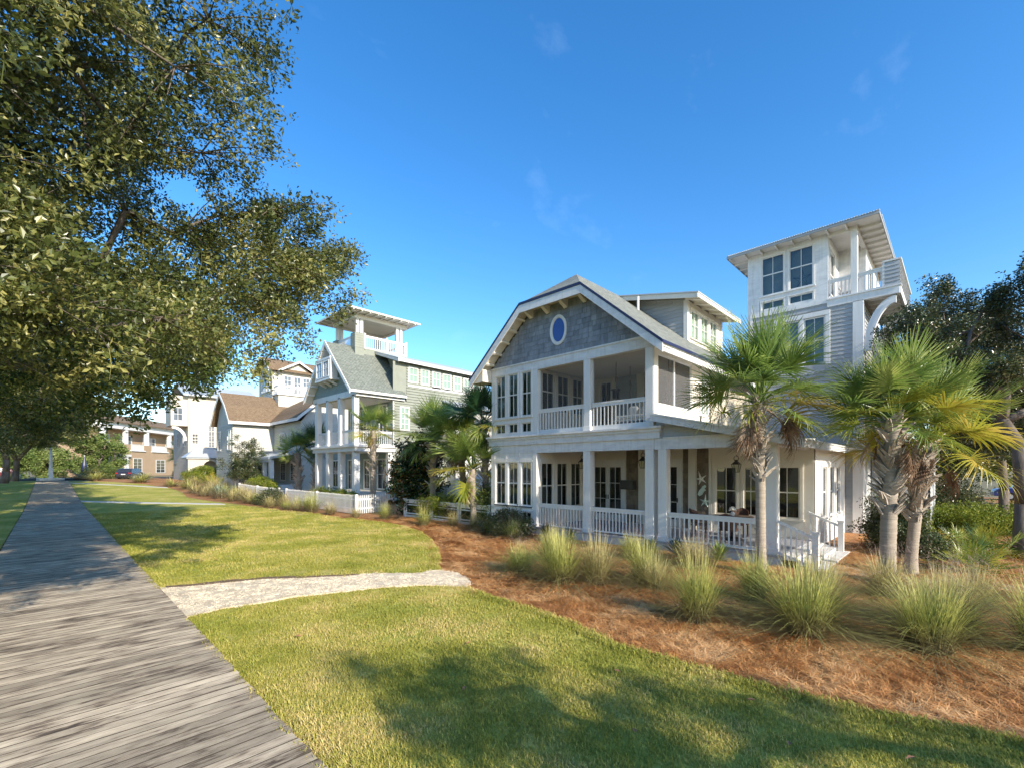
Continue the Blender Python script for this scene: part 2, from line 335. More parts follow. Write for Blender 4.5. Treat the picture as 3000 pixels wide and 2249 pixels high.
    r2 = ramp(nt, vo.outputs['Distance'], [(.1, (1.1, 1.1, 1.1)), (.5, (.7, .68, .64))]); vm = N(nt, 'VectorMath', operation='MULTIPLY'); L(nt, r1.outputs[0], vm.inputs[0]); L(nt, r2.outputs[0], vm.inputs[1]); L(nt, vm.outputs[0], b.inputs['Base Color'])
    bp = N(nt, 'Bump', Strength=.6, Distance=.012); L(nt, vo.outputs['Distance'], bp.inputs['Height']); bp.invert = True; L(nt, bp.outputs[0], b.inputs['Normal']); b.inputs['Roughness'].default_value = .9; MATS['gravel'] = m
groundmats()
MATS['soil'] = pmat('soil', (.20, .17, .10), .95, .3, .4, .6, 12, .1)
MATS['asphalt'] = pmat('asphalt', (.06, .06, .062), .9, .15, 2, .4, 40, .2)
def gridmesh(name, xs, ys, zf, m, inside=None):
    mb = MB(); nx, ny = len(xs), len(ys)
    mb.v = [(x, y, zf(x, y)) for y in ys for x in xs]
    for j in range(ny-1):
        for i in range(nx-1):
            if inside is None or inside((xs[i]+xs[i+1])/2, (ys[j]+ys[j+1])/2): mb.f.append((j*nx+i, j*nx+i+1, (j+1)*nx+i+1, (j+1)*nx+i))
    return tag(mb.build(name, m, None, smooth=True), kind='structure')
def rng(a, b, s): return list(np.arange(a, b+s*.5, s))
gridmesh('ground', [-1500, -300, -80, -30, 0, 30, 80, 300, 1500], [-900, -200, -40]+rng(0, 90, 6)+[200, 500, 1800], lambda x, y: gz(y)-.14, MATS['soil'])
def straw_z(x, y):
    f = .055*nz2(x, y, 1.1)+.025*nz2(x, y, 3.2, 5); k = sm((x-xr(y))/.5)
    return gz(y)+f*k*(1 if x < 13.2 else 0.3)
gridmesh('pine_straw_bed', rng(4, 16, .2)+rng(17, 60, 2), rng(-24, -6, 1)+rng(-5.8, 24, .2)+rng(25, 92, 1.), straw_z, MATS['straw'])
# lawn right of the boardwalk: rows follow the curved border, border rolled down to the straw
def lawnmesh():
    mb = MB(); ys = rng(-24, 24, .12)+rng(24.5, BY1, .5); cols = 26
    for y in ys:
        x1 = xr(y)+.03*nz2(0, y, 2.3); x0 = BX1+.035+.02*nz2(9, y, 3)
        for i in range(cols):
            x = x0+(x1-x0)*(1-(1-i/(cols-2))**1.0) if i < cols-1 else x1+.02
            z = gz(y)+.055+.02*nz2(x, y, .5) if i < cols-1 else gz(y)-.03
            if i == cols-2: z -= .015
            mb.v.append((x, y, z))
    for j in range(len(ys)-1):
        for i in range(cols-1): a = j*cols+i; mb.f.append((a, a+1, a+cols+1, a+cols))
    return tag(mb.build('lawn', MATS['lawn'], None, smooth=True), kind='structure')
lawn = lawnmesh()
gridmesh('lawn_strip', [-30, -20, -12, -6, -3, -1.6, BX0-.04], rng(-10, 80, 2), lambda x, y: gz(y)+.05+.02*nz2(x, y, .5), MATS['lawn'])
# gravel path
GP = [(1.64, 9.35), (2.19, 9.49), (2.75, 9.38), (3.44, 9.33), (4.2, 9.02), (5, 8.75), (5.71, 8.28), (6.03, 7.85), (6.22, 7.45), (6.6, 7.75), (6.75, 8.12), (6.92, 8.64), (6.72, 9.29), (6.3, 9.25), (5.99, 9.5), (5.5, 10.03), (4.8, 10.33), (3.99, 10.87), (3.39, 11.36), (2.51, 11.63), (2.04, 11.79), (1.64, 12.05)]
def inpoly(x, y, P):
    c = False; j = len(P)-1
    for i in range(len(P)):
        if (P[i][1] > y) != (P[j][1] > y) and x < (P[j][0]-P[i][0])*(y-P[i][1])/(P[j][1]-P[i][1])+P[i][0]: c = not c
        j = i
    return c
mb = MB(); fine = []
for i in range(len(GP)):
    a, b_ = Vector((*GP[i], 0)), Vector((*GP[(i+1) % len(GP)], 0)); k = max(1, int((b_-a).length/.12))
    for q in range(k):
        p = a.lerp(b_, q/k); p += Vector((nz2(p.x, p.y, 5)*.06, nz2(p.x, p.y, 5, 3)*.06, 0)) if p.x > 1.75 else Vector(); fine.append((p.x, p.y, .082))
mb.prism(fine, (0, 0, -.09)); tag(mb.build('gravel_path', MATS['gravel'], None), kind='structure')
GPo = [(x, y) for x, y, z in fine]
mb = MB(); pts = []
for i in range(26):
    t = i/25; x = 1.75+3.4*t; yb = np.interp(x, [1.64, 2.04, 2.51, 3.39, 3.99, 4.8, 5.5], [12.05, 11.79, 11.63, 11.36, 10.87, 10.33, 10.03]); pts.append((x, yb-.05))
up_ = [(x, y+.12+.28*abs(nz2(x, y, 1.6, 4))*math.sin(math.pi*min(1, i/25+.02))+.1*random.random()) for i, (x, y) in enumerate(pts)]
mb.prism([(x, y, .088) for x, y in pts]+[(x, y, .088) for x, y in reversed(up_)], (0, 0, -.05)); tag(mb.build('bare_soil', pmat('dark_soil', (.16, .11, .075), .95, .4, 8, .8, 30, .1), None), kind='structure')
# stepping path to the right of the palms, and by the porch steps
mb = MB(); mb.prism([(13.2, 2.6, .04), (13.3, 1.3, .04), (13.6, .24, .04), (14.3, -1.2, .04), (16, -3.5, .04), (17, -3.3, .04), (15, -.9, .04), (14.3, .5, .04), (14.6, 2.3, .04), (16.6, 2.5, .04), (16.6, 3.0, .04), (13.3, 3.0, .04)], (0, 0, -.1))
tag(mb.build('shell_footpath', MATS['gravel'], None), kind='structure')
# thin concrete paths crossing the lawn farther off
for ya, yb in ((45.0, 36.5), (70, 58)):
    mb = MB(); k = 12
    for i in range(k):
        t0, t1 = i/k, (i+1)/k; x0, x1 = BX1+t0*7, BX1+t1*7; y0, y1 = ya+(yb-ya)*t0, ya+(yb-ya)*t1
        mb.prism([(x0, y0, gz(y0)+.085), (x1, y1, gz(y1)+.085), (x1, y1+1.1, gz(y1+1.1)+.085), (x0, y0+1.1, gz(y0+1.1)+.085)], (0, 0, -.08))
    tag(mb.build('concrete_path', conc, None), kind='structure')
# road beyond the far end
mb = MB(); mb.prism([(-60, 96, 1.02), (60, 90, 1.02), (60, 98, 1.02), (-60, 104, 1.02)], (0, 0, -.05)); tag(mb.build('road', MATS['asphalt'], None), kind='structure')
mb = MB(); mb.prism([(-22, 30, .62), (-9.5, 60, .95), (-9.5, 92, 1.1), (-14, 92, 1.1), (-16, 60, .95), (-28, 30, .62)], (0, 0, -.3)); tag(mb.build('side_road', conc, None), kind='structure')
# ------------------------------------------------------------------ boardwalk
bw = MB()
for x in (BX0+.15, .3, BX1-.2): bw.box(x, x+.06, -6, BY1, -.1, .05)
boardwalk = tag(bw.build('boardwalk', MATS['plank'], None), kind='structure')
boardwalk.data.transform(Matrix.Identity(4))
def plankmesh(k):
    r_ = random.Random(k); mb = MB(); L_ = 2.66; w = .1362; n = 5; h = .038
    # long board with eased edges and a slight crown
    for i in range(n):
        t = i/(n-1); x = t*L_-L_/2; zz = .002*math.sin(t*math.pi*2+k)+.0015*r_.random(); wy = w/2-.001*r_.random()
        prof = [(-wy, 0), (-wy, h-.0012), (-wy+.0025, h), (wy-.0025, h), (wy, h-.0012), (wy, 0)]
        for y, z in prof: mb.v.append((x, y, z+zz))
    for i in range(n-1):
        for q in range(5): a = i*6+q; mb.f.append((a, a+1, a+7, a+6))
    mb.f.append((0, 5, 4, 3, 2, 1)[::-1]); mb.f.append(tuple(range((n-1)*6, n*6))[::-1])
    me = mb.mesh('plank'); me.materials.append(MATS['plank']); me.materials.append(MATS['joint'])
    for i, p in enumerate(me.polygons):
        if i < (n-1)*5 and i % 5 in (0, 1, 3, 4): p.material_index = 1
    return me
MATS['joint'] = pmat('darkened_plank_edge', (.05, .04, .03), .95, .2, 5, .2)  # grime tone that also paints shade into plank sides that caught bright sun
PM = [plankmesh(k) for k in range(6)]
y = 3.3; cnt = 0; pitch = .1445; rr = random.Random(4)
while cnt < 300:
    o = bpy.data.objects.new('plank', PM[cnt % 6]); COL.objects.link(o); o.parent = boardwalk
    o.location = ((BX0+BX1)/2+rr.uniform(-.012, .012), y, gz(y)+.055+rr.uniform(-.0012, .0012)); o.rotation_euler = (rr.uniform(-.006, .006), rr.uniform(-.0008, .0015), rr.uniform(-.0012, .0012)+(math.pi if rr.random() < .5 else 0))
    y += pitch; cnt += 1
mb = MB(); yy = y
while yy < BY1: mb.box(BX0+rr.uniform(-.01, .01), BX1+rr.uniform(-.01, .01), yy-.068, yy+.068, gz(yy)+.05, gz(yy)+.093); yy += pitch
mb.build('far_planks', MATS['plank'], boardwalk, kind='stuff')
mb = MB(); yy = -6
while yy < 3.2: mb.box(BX0, BX1, yy-.068, yy+.068, .05, .093); yy += pitch
mb.build('rear_planks', MATS['plank'], boardwalk, kind='stuff')
# ------------------------------------------------------------------ scattered growth (geometry nodes over a point mesh)
def gn_scatter(obj, src, mat, realize=False):
    ng = bpy.data.node_groups.new('scatter', 'GeometryNodeTree')
    ng.interface.new_socket('Geometry', in_out='INPUT', socket_type='NodeSocketGeometry'); ng.interface.new_socket('Geometry', in_out='OUTPUT', socket_type='NodeSocketGeometry')
    gi = ng.nodes.new('NodeGroupInput'); go = ng.nodes.new('NodeGroupOutput'); ip = ng.nodes.new('GeometryNodeInstanceOnPoints')
    ob = ng.nodes.new('GeometryNodeObjectInfo'); ob.inputs[0].default_value = src; ob.inputs['As Instance'].default_value = False; ob.transform_space = 'ORIGINAL'
    a1 = ng.nodes.new('GeometryNodeInputNamedAttribute'); a1.data_type = 'FLOAT_VECTOR'; a1.inputs[0].default_value = 'rot'
    a2 = ng.nodes.new('GeometryNodeInputNamedAttribute'); a2.data_type = 'FLOAT'; a2.inputs[0].default_value = 'scl'
    e = ng.nodes.new('FunctionNodeEulerToRotation')
    ng.links.new(gi.outputs[0], ip.inputs['Points']); ng.links.new(ob.outputs['Geometry'], ip.inputs['Instance'])
    ng.links.new(a1.outputs[0], e.inputs[0]); ng.links.new(e.outputs[0], ip.inputs['Rotation']); ng.links.new(a2.outputs[0], ip.inputs['Scale'])
    if realize:
        ri = ng.nodes.new('GeometryNodeRealizeInstances'); ng.links.new(ip.outputs[0], ri.inputs[0]); ng.links.new(ri.outputs[0], go.inputs[0])
    else: ng.links.new(ip.outputs[0], go.inputs[0])
    md = obj.modifiers.new('scatter', 'NODES'); md.node_group = ng
def points_obj(name, P, Rt, S, src, m, parent=None, kind=None, realize=False):
    me = bpy.data.meshes.new(name); P = np.asarray(P, dtype=np.float32); me.vertices.add(len(P)); me.vertices.foreach_set('co', P.ravel())
    a = me.attributes.new('rot', 'FLOAT_VECTOR', 'POINT'); a.data.foreach_set('vector', np.asarray(Rt, dtype=np.float32).ravel())
    a = me.attributes.new('scl', 'FLOAT', 'POINT'); a.data.foreach_set('value', np.asarray(S, dtype=np.float32).ravel())
    me.materials.append(m); me.update()
    o = bpy.data.objects.new(name, me); COL.objects.link(o); attach(o, parent)
    if kind: o['kind'] = kind
    gn_scatter(o, src, m, realize); return o
grassm = leafmat('grass_blade', (.25, .27, .04), (.47, .42, .09), (.68, .53, .22), .3, .55, .2, nscale=.75)
strawm = leafmat('straw_needle', (.36, .15, .05), (.60, .31, .11), (.74, .47, .22), .12, .5, .25, nscale=1.3)
def blade(mb, x, y, ang, h, w, lean, seg=2, z0=0.):
    dx, dy = math.cos(ang), math.sin(ang); px_, py_ = -dy*w/2, dx*w/2; n = len(mb.v)
    for i in range(seg):
        t = i/seg; r = lean*t*t; k = 1-t*.55
        mb.v += [(x+dx*r-px_*k, y+dy*r-py_*k, z0+h*t), (x+dx*r+px_*k, y+dy*r+py_*k, z0+h*t)]
    mb.v.append((x+dx*lean, y+dy*lean, z0+h*(1-.25*lean/max(h, .01))))
    for i in range(seg-1): a = n+i*2; mb.f.append((a, a+1, a+3, a+2))
    a = n+(seg-1)*2; mb.f.append((a, a+1, a+2))
rs = random.Random(5)
mb = MB()
for i in range(34):
    a = rs.uniform(0, 6.28); q = .09*math.sqrt(rs.random()); blade(mb, q*math.cos(a), q*math.sin(a), rs.uniform(0, 6.28), rs.uniform(.018, .045), rs.uniform(.005, .009), rs.uniform(.008, .035))
tuft = mb.build('grass_tuft', grassm, lawn, kind='stuff'); tuft.location = (4, 5, .06)
def inlawn(x, y): return BX1+.04 < x < xr(y)-.0 and not inpoly(x, y, GPo)
rnp = np.random.default_rng(3)
def scatter_region(x0, x1, y0, y1, dens, ok, zf, sc=(.8, 1.25), flat=.15):
    n = int((x1-x0)*(y1-y0)*dens); X = rnp.uniform(x0, x1, n); Y = rnp.uniform(y0, y1, n); P = []
    for x, y in zip(X, Y):
        if ok(x, y): P.append((x, y, zf(x, y)))
    k = len(P); rot = np.stack([rnp.uniform(-flat, flat, k), rnp.uniform(-flat, flat, k), rnp.uniform(0, 6.28, k)], 1)
    return P, rot, rnp.uniform(*sc, k)
def dist(x, y): return x*.713+y*.701
def incone(x, y, pad=2.2):
    d = dist(x, y); l = x*.701-y*.713
    return d > 1.8 and abs(l) < d*1.125+pad
Ps, Rs, Ss = [], [], []
for (d0, d1, dens, sc) in ((1.8, 6.5, 210, (.8, 1.3)), (6.5, 10.5, 110, (.9, 1.4)), (10.5, 18, 42, (1.2, 1.9)), (18, 30, 14, (1.6, 2.4))):
    p, r_, s_ = scatter_region(1.6, 11, -5, 34, dens, lambda x, y: d0 <= dist(x, y) < d1 and incone(x, y) and inlawn(x, y), lambda x, y: gz(y)+.05+.02*nz2(x, y, .5), sc)
    Ps += p; Rs.append(r_); Ss.append(s_)
# ragged edge of longer grass against the boardwalk and the bed
def edge(n, f, sc):
    P = []
    for i in range(n):
        x, y = f()
        if incone(x, y) and not inpoly(x, y, GPo): P.append((x, y, gz(y)+.03))
    k = len(P); return P, np.stack([rnp.uniform(-.3, .3, k), rnp.uniform(-.3, .3, k), rnp.uniform(0, 6.28, k)], 1), rnp.uniform(*sc, k)
for f, n, sc in ((lambda: (BX1+.04+abs(rs.gauss(0, .03)), 3+rs.random()**1.5*20), 1500, (.9, 1.9)), (lambda: (lambda y: (xr(y)-abs(rs.gauss(0, .05)), y))(rs.uniform(-4, 22)), 2600, (1., 1.8))):
    p, r_, s_ = edge(n, f, sc); Ps += p; Rs.append(r_); Ss.append(s_)
points_obj('lawn_grass', Ps, np.concatenate(Rs), np.concatenate(Ss), tuft, grassm, None, 'stuff')['label'] = 'short green and straw coloured lawn grass beside the boardwalk'
# pine needles
mb = MB()
for i in range(46):
    a = rs.uniform(0, 6.28); q = .17*math.sqrt(rs.random()); x, y = q*math.cos(a), q*math.sin(a); th = rs.gauss(.6, .9); l = rs.uniform(.06, .15); w = rs.uniform(.002, .0036); z = rs.uniform(.0, .03)
    dx, dy = math.cos(th)*l, math.sin(th)*l; c_ = rs.uniform(-.16, .16)*l; ex, ey = -dy/l*c_, dx/l*c_; nx_, ny_ = -math.sin(th)*w, math.cos(th)*w; zt = rs.uniform(-.02, .03)
    n = len(mb.v); mb.v += [(x-dx-nx_, y-dy-ny_, z), (x-dx+nx_, y-dy+ny_, z), (x+ex-nx_, y+ey-ny_, z+.012), (x+ex+nx_, y+ey+ny_, z+.012), (x+dx, y+dy, z+zt)]
    mb.f += [(n, n+1, n+3, n+2), (n+2, n+3, n+4)]
bed = bpy.data.objects['pine_straw_bed']
ndl = mb.build('needle_clump', strawm, bed, kind='stuff'); ndl.location = (8, 6, .05)
Ps, Rs, Ss = [], [], []
for (d0, d1, dens, sc) in ((1.8, 9, 125, (.7, 1.1)), (9, 14, 55, (.9, 1.4)), (14, 24, 16, (1.3, 2.))):
    p, r_, s_ = scatter_region(5.5, 22, -6, 28, dens, lambda x, y: d0 <= dist(x, y) < d1 and incone(x, y) and x > xr(y)+rs.uniform(-.06, .05) and (x < 13.2 or y < 2.5), lambda x, y: straw_z(x, y)+.005, sc, .25)
    r_[:, 2] = rnp.normal(0, .8, len(p)); Ps += p; Rs.append(r_); Ss.append(s_)
points_obj('pine_needles', Ps, np.concatenate(Rs), np.concatenate(Ss), ndl, strawm, None, 'stuff')['label'] = 'loose rusty pine needles covering the planting bed'
# pebbles on the gravel path
mb = MB()
for i in range(16):
    a = rs.uniform(0, 6.28); q = .1*math.sqrt(rs.random()); x, y = q*math.cos(a), q*math.sin(a); s_ = rs.uniform(.004, .010); n = len(mb.v)
    mb.v += [(x+s_, y, 0), (x, y+s_*.8, 0), (x-s_*.9, y, 0), (x, y-s_, 0), (x+rs.uniform(-.3, .3)*s_, y, s_*.8)]
    for q2 in range(4): mb.f.append((n+q2, n+(q2+1) % 4, n+4))
pebm = pmat('shell_chip', (.74, .63, .46), .8, .25, 60, .1, 50, .2, obj=.2)
gpo = bpy.data.objects['gravel_path']; peb = mb.build('shell_chips', pebm, gpo, kind='stuff'); peb.location = (3, 10, .083)
p, r_, s_ = scatter_region(1.6, 7, 7.4, 12.1, 110, lambda x, y: inpoly(x+rs.gauss(0, .04), y+rs.gauss(0, .05), GPo), lambda x, y: .082, (.6, 1.2), .05)
points_obj('shell_gravel_pieces', p, r_, s_, peb, pebm, None, 'stuff')['label'] = 'crushed shell gravel scattered over the path'
# ------------------------------------------------------------------ building kit
def fcube(name, m, parent, F, s0, s1, t0, t1, d0, d1):
    a, b = F.p(s0, t0, d0), F.p(s1, t1, d1)
    return cube(name, m, parent, min(a.x, b.x), max(a.x, b.x), min(a.y, b.y), max(a.y, b.y), min(a.z, b.z), max(a.z, b.z))
def FX(x): return Fr((x, 0, 0), (0, 1, 0), (-1, 0, 0))      # faces -x, s = y
def FY(y): return Fr((0, y, 0), (1, 0, 0), (0, -1, 0))      # faces -y, s = x
def grow(w, e=.045): return (w[0]-e, w[1]+e, w[2]-e, w[3]+e)
def window(F, parent, w, cols=2, rows=(1, 1), back='dark', casing=.09, trim=None, gm=None, mid=None, name='window', slats=True, sill=True, fine=True, d=0):
    s0, s1, t0, t1 = w; trim = trim or white; gm = gm or glass
    mb = MB(); f = .045
    for q in ((s0-f, s1+f, t0-f, t0), (s0-f, s1+f, t1, t1+f), (s0-f, s0, t0, t1), (s1, s1+f, t0, t1)): F.box(mb, *q, d-.09, d-.012)
    if casing:
        c = casing; a0, a1, b0, b1 = s0-f, s1+f, t0-f, t1+f
        F.box(mb, a0-c, a0, b0, b1, d, d+.025); F.box(mb, a1, a1+c, b0, b1, d, d+.025); F.box(mb, a0-c-.02, a1+c+.02, b1, b1+c*1.3, d, d+.035)
        if sill: F.box(mb, a0-c-.03, a1+c+.03, b0-.06, b0, d, d+.06)
    mid = mid if mid is not None else (t0+t1)/2
    secs = [(t0, t1, rows[0])] if len(rows) == 1 else [(t0, mid-.022, rows[1]), (mid+.022, t1, rows[0])]
    if len(rows) == 2: F.box(mb, s0, s1, mid-.022, mid+.022, d-.075, d-.02)
    for a, b, r_ in secs:
        for i in range(1, cols): x = s0+(s1-s0)*i/cols; F.box(mb, x-.011, x+.011, a, b, d-.066, d-.026)
        for j in range(1, r_): z = a+(b-a)*j/r_; F.box(mb, s0, s1, z-.010, z+.010, d-.062, d-.030)
    o = mb.build(name, trim, parent)
    for a, b, r_ in secs:
        for i in range(cols):
            for j in range(r_):
                x0, x1 = s0+(s1-s0)*i/cols, s0+(s1-s0)*(i+1)/cols; z0, z1 = a+(b-a)*j/r_, a+(b-a)*(j+1)/r_
                if fine: fcube('pane', gm, o, F, x0+.005, x1-.005, z0+.005, z1-.005, d-.052, d-.044)
        if not fine: fcube('pane', gm, o, F, s0, s1, a, b, d-.052, d-.044)
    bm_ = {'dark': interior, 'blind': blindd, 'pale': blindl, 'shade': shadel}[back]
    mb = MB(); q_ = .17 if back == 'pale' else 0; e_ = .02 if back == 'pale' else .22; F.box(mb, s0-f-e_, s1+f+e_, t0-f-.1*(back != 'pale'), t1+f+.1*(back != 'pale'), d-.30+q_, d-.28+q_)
    if back == 'blind' and slats:
        z = t0+.02
        while z < t1-.02:
            P = F.p(s0+.01, z, d-.125); mb.para(P, F.u*(s1-s0-.02), F.z*.018+F.n*.034, F.n*.004-F.z*.003); z += .042
    mb.build('window_blind' if back in ('blind', 'pale') else 'window_shade', bm_, o)
    return o
def frenchdoor(F, parent, s0, s1, t0, t1, leaves=2, rows=3, back='blind', swing=1, d=0, handle=True):
    mb = MB(); w = (s1-s0)/leaves; st = .09; gl = []
    for i in range(leaves):
        a, b = s0+i*w+.006, s0+(i+1)*w-.006; g0, g1, h0, h1 = a+st, b-st, t0+.28, t1-.12; gl.append((g0, g1, h0, h1))
        for q in ((a, g0, t0, t1), (g1, b, t0, t1), (g0, g1, t0, h0), (g0, g1, h1, t1)): F.box(mb, *q, d-.06, d-.01)
        F.box(mb, (g0+g1)/2-.011, (g0+g1)/2+.011, h0, h1, d-.05, d-.02)
        for j in range(1, rows): z = h0+(h1-h0)*j/rows; F.box(mb, g0, g1, z-.011, z+.011, d-.048, d-.022)
    for q in ((s0-.12, s0, t0, t1-.013), (s1, s1+.12, t0, t1-.013), (s0-.15, s1+.15, t1-.012, t1+.2)): F.box(mb, *q, d+.002, d+.03)
    o = mb.build('door', white, parent)
    for g0, g1, h0, h1 in gl:
        for i in range(2):
            for j in range(rows): fcube('pane', glass, o, F, g0+(g1-g0)*i/2+.006, g0+(g1-g0)*(i+1)/2-.006, h0+(h1-h0)*j/rows+.006, h0+(h1-h0)*(j+1)/rows-.006, d-.04, d-.034)
    mb = MB(); F.box(mb, s0, s1, t0, t1, d-.3, d-.28)
    if back == 'blind':
        for g0, g1, h0, h1 in gl:
            z = h0
            while z < h1: mb.para(F.p(g0, z, d-.11), F.u*(g1-g0), F.z*.018+F.n*.034, F.n*.004); z += .045
    mb.build('window_blind', blindd, o)
    if handle:
        for k in ((-1, 1) if leaves == 2 else (1,)):
            c = (s0+s1)/2+k*.05 if leaves == 2 else s0+.06
            fcube('handle', black, o, F, c-.012, c+.012, t0+.95, t0+1.13, d+.0, d+.035)
    return o
def railing(F, parent, s0, s1, zb, zt, pitch=.14, d=0, m=None, cap=.055, th=.035, name='railing', bot=.09, ind=True, capd=.075):
    m = m or white; mb = MB()
    F.box(mb, s0, s1, zt-cap, zt, d-.05-capd/2, d-.05+capd/2); F.box(mb, s0, s1, zt-cap-.10, zt-cap, d-.07, d-.03); F.box(mb, s0, s1, zb, zb+bot, d-.07, d-.03)
    o = mb.build(name, m, parent); n = max(2, int(round((s1-s0)/pitch))); bb = MB()
    for i in range(n):
        c = s0+(i+.5)*(s1-s0)/n; z0, z1 = zb+bot-.004, zt-cap-.096
        if ind: fcube('baluster', m, o, F, c-th/2, c+th/2, z0, z1, d-.05-th/2, d-.05+th/2)
        else: F.box(bb, c-th/2, c+th/2, z0, z1, d-.05-th/2, d-.05+th/2)
    if not ind: bb.build('balusters', m, o, kind='stuff')
    return o
def column(F, parent, s0, s1, z0, z1, d=0, m=None, dep=None):
    mb = MB(); dep = dep or (s1-s0); F.box(mb, s0, s1, z0, z1, d-dep, d); F.box(mb, s0-.02, s1+.02, z0, z0+.16, d-dep-.02, d+.02)
    return mb.build('column', m or white, parent, bevel=.008)
def brackets(parent, pts, m=None, name='bracket'):
    for p0, p1, w, h in pts: MB().beam(p0, p1, w, h).build(name, m or white, parent)
def xs_cheek(z): return 0
# ================================================================== HOUSE A : nearest house with gable and tower
HA = thing('beach_house', 'nearest white beach house with clipped shingled gable, double porch and square tower', 'house', (13.5, 6.93, 0))
A = FX(13.5)
Y0, Y1, YB = 6.93, 14.5, 11.87
# floors and base
mb = MB(); mb.box(13.42, 17.1, 3.35, YB, .24, .30); mb.build('porch_floor', deckw, HA)
mb = MB(); mb.box(13.46, 13.52, 3.4, 14.5, -.15, .235); mb.box(13.5, 17.2, 3.34, 3.40, -.15, .235); mb.build('porch_skirt', skirtm, HA)
lw = [(12.23, 12.69), (12.98, 13.44), (13.70, 14.19)]
W1 = [(a, b, 1.12, 2.80) for a, b in lw]; W0 = [(a, b, .36, .80) for a, b in lw]
mb = MB(); wall(mb, A, YB, Y1, .0, 3.2, [grow(w) for w in W1+W0], .16); mb.build('wall', white, HA)
for w in W1: window(A, HA, w, back='blind', casing=.06, mid=1.98)
for w in W0: window(A, HA, w, rows=(1,), back='dark', casing=.05, sill=False)
mb = MB()
for s in (YB+.02, 12.81, 13.55, 14.28): A.box(mb, s, s+(.2 if s < 12 else .1 if s < 14 else .22), .0, 3.2, .0, .028)
for z in (.9, 2.93): A.box(mb, YB+.22, 14.28, z, z+.08, .001, .024)
A.box(mb, YB+.22, 14.28, 1.0, 1.06, .0, .06)
mb.build('panel_trim', white, HA)
mb = MB(); mb.box(13.66, 23.7, 14.42, 14.5, 0, 6.4); mb.prism([(23.7, 7.1, 0), (23.7, 14.4, 0), (23.7, 14.4, 6.9), (23.7, 10.82, 9.9), (23.7, 7.1, 6.9)], (.1, 0, 0)); mb.build('wall', greysid, HA)          # far side wall
mb = MB(); wall(mb, A, YB, Y1, 3.93, 6.47, [(a-.045, b+.045, 4.70, 6.51) for a, b in lw]+[(a-.045, b+.045, 4.03, 4.445) for a, b in lw], .16); mb.build('wall', white, HA)
for a, b in lw: window(A, HA, (a, b, 4.745, 6.44), back='shade', casing=.05, mid=5.62, gm=glassb); window(A, HA, (a, b, 4.08, 4.40), rows=(1,), back='shade', casing=.04, sill=False, gm=glassb)
# bay side walls facing the porches
S = FY(YB)
for z0, z1, WW in ((.3, 3.515, [(13.80, 14.46, 1.0, 2.78), (14.78, 15.42, 1.0, 2.78), (15.73, 16.38, 1.0, 2.78)]), (3.93, 6.5, [(13.84, 14.51, 4.95, 6.40), (14.83, 15.5, 4.95, 6.40), (15.86, 16.5, 4.95, 6.40)])):
    mb = MB(); wall(mb, S, 13.66, 17.1, z0, z1, [grow(w) for w in WW], .14); mb.build('wall', white2, HA)
    for w in WW: window(S, HA, w, back='blind' if z0 < 1 else 'dark', casing=.08, trim=white2)
# beams, bands
mb = MB()
A.box(mb, 6.93, 14.5, 3.2, 3.54, -.28, .012)
A.box(mb, 6.72, 14.62, 3.54, 3.76, -.30, .06); A.box(mb, 6.66, 14.66, 3.76, 3.86, -.30, .10); A.box(mb, 6.62, 14.70, 3.86, 3.93, -.30, .16)
mb.build('beam', weath, HA)
mb = MB(); A.box(mb, 3.42, 6.92, 3.19, 3.53, -.25, 0.004); A.box(mb, 3.30, 6.62, 3.53, 3.57, -.25, .04); FY(3.42).box(mb, 13.76, 17.1, 3.19, 3.53, -.16, 0); mb.build('beam', weath, HA)
mb = MB(); mb.box(13.5, 17.1, Y0, Y1-.1, 3.56, 3.92); mb.build('floor_structure', white, HA)
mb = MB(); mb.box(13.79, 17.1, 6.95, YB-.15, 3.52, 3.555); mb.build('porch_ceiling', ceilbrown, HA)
mb = MB(); mb.box(13.76, 17.1, 3.58, 6.9, 3.44, 3.47); mb.build('porch_ceiling', white2, HA)
# columns
column(A, HA, 9.38, 9.68, .3, 3.2); column(A, HA, 6.95, 7.25, .3, 3.2); column(A, HA, 6.52, 6.80, .3, 3.19, d=-.002); column(A, HA, 3.45, 3.74, .3, 3.19, d=-.002)
column(A, HA, 9.38, 9.66, 3.93, 6.47); column(A, HA, 6.96, 7.24, 3.93, 6.47)
# railings
for s0, s1 in ((7.26, 9.37), (9.69, YB)):
    railing(A, HA, s0, s1, .36, 1.22, .135, d=-.06, bot=.05); railing(A, HA, s0, s1, 3.935, 4.91, .15, d=-.06, bot=.17, cap=.05)
railing(A, HA, 3.76, 6.5, .36, 1.22, .145, d=-.06, bot=.05)
for s0, s1 in ((7.26, 9.37), (9.67, YB-.01)):
    sf2 = MB(); A.box(sf2, s0, s0+.03, 4.92, 6.46, -.18, -.14); A.box(sf2, s1-.03, s1, 4.92, 6.46, -.18, -.14); sf2 = sf2.build('screen_frame', white, HA); fcube('screen', screen2, sf2, A, s0+.03, s1-.03, 4.92, 6.46, -.162, -.158)
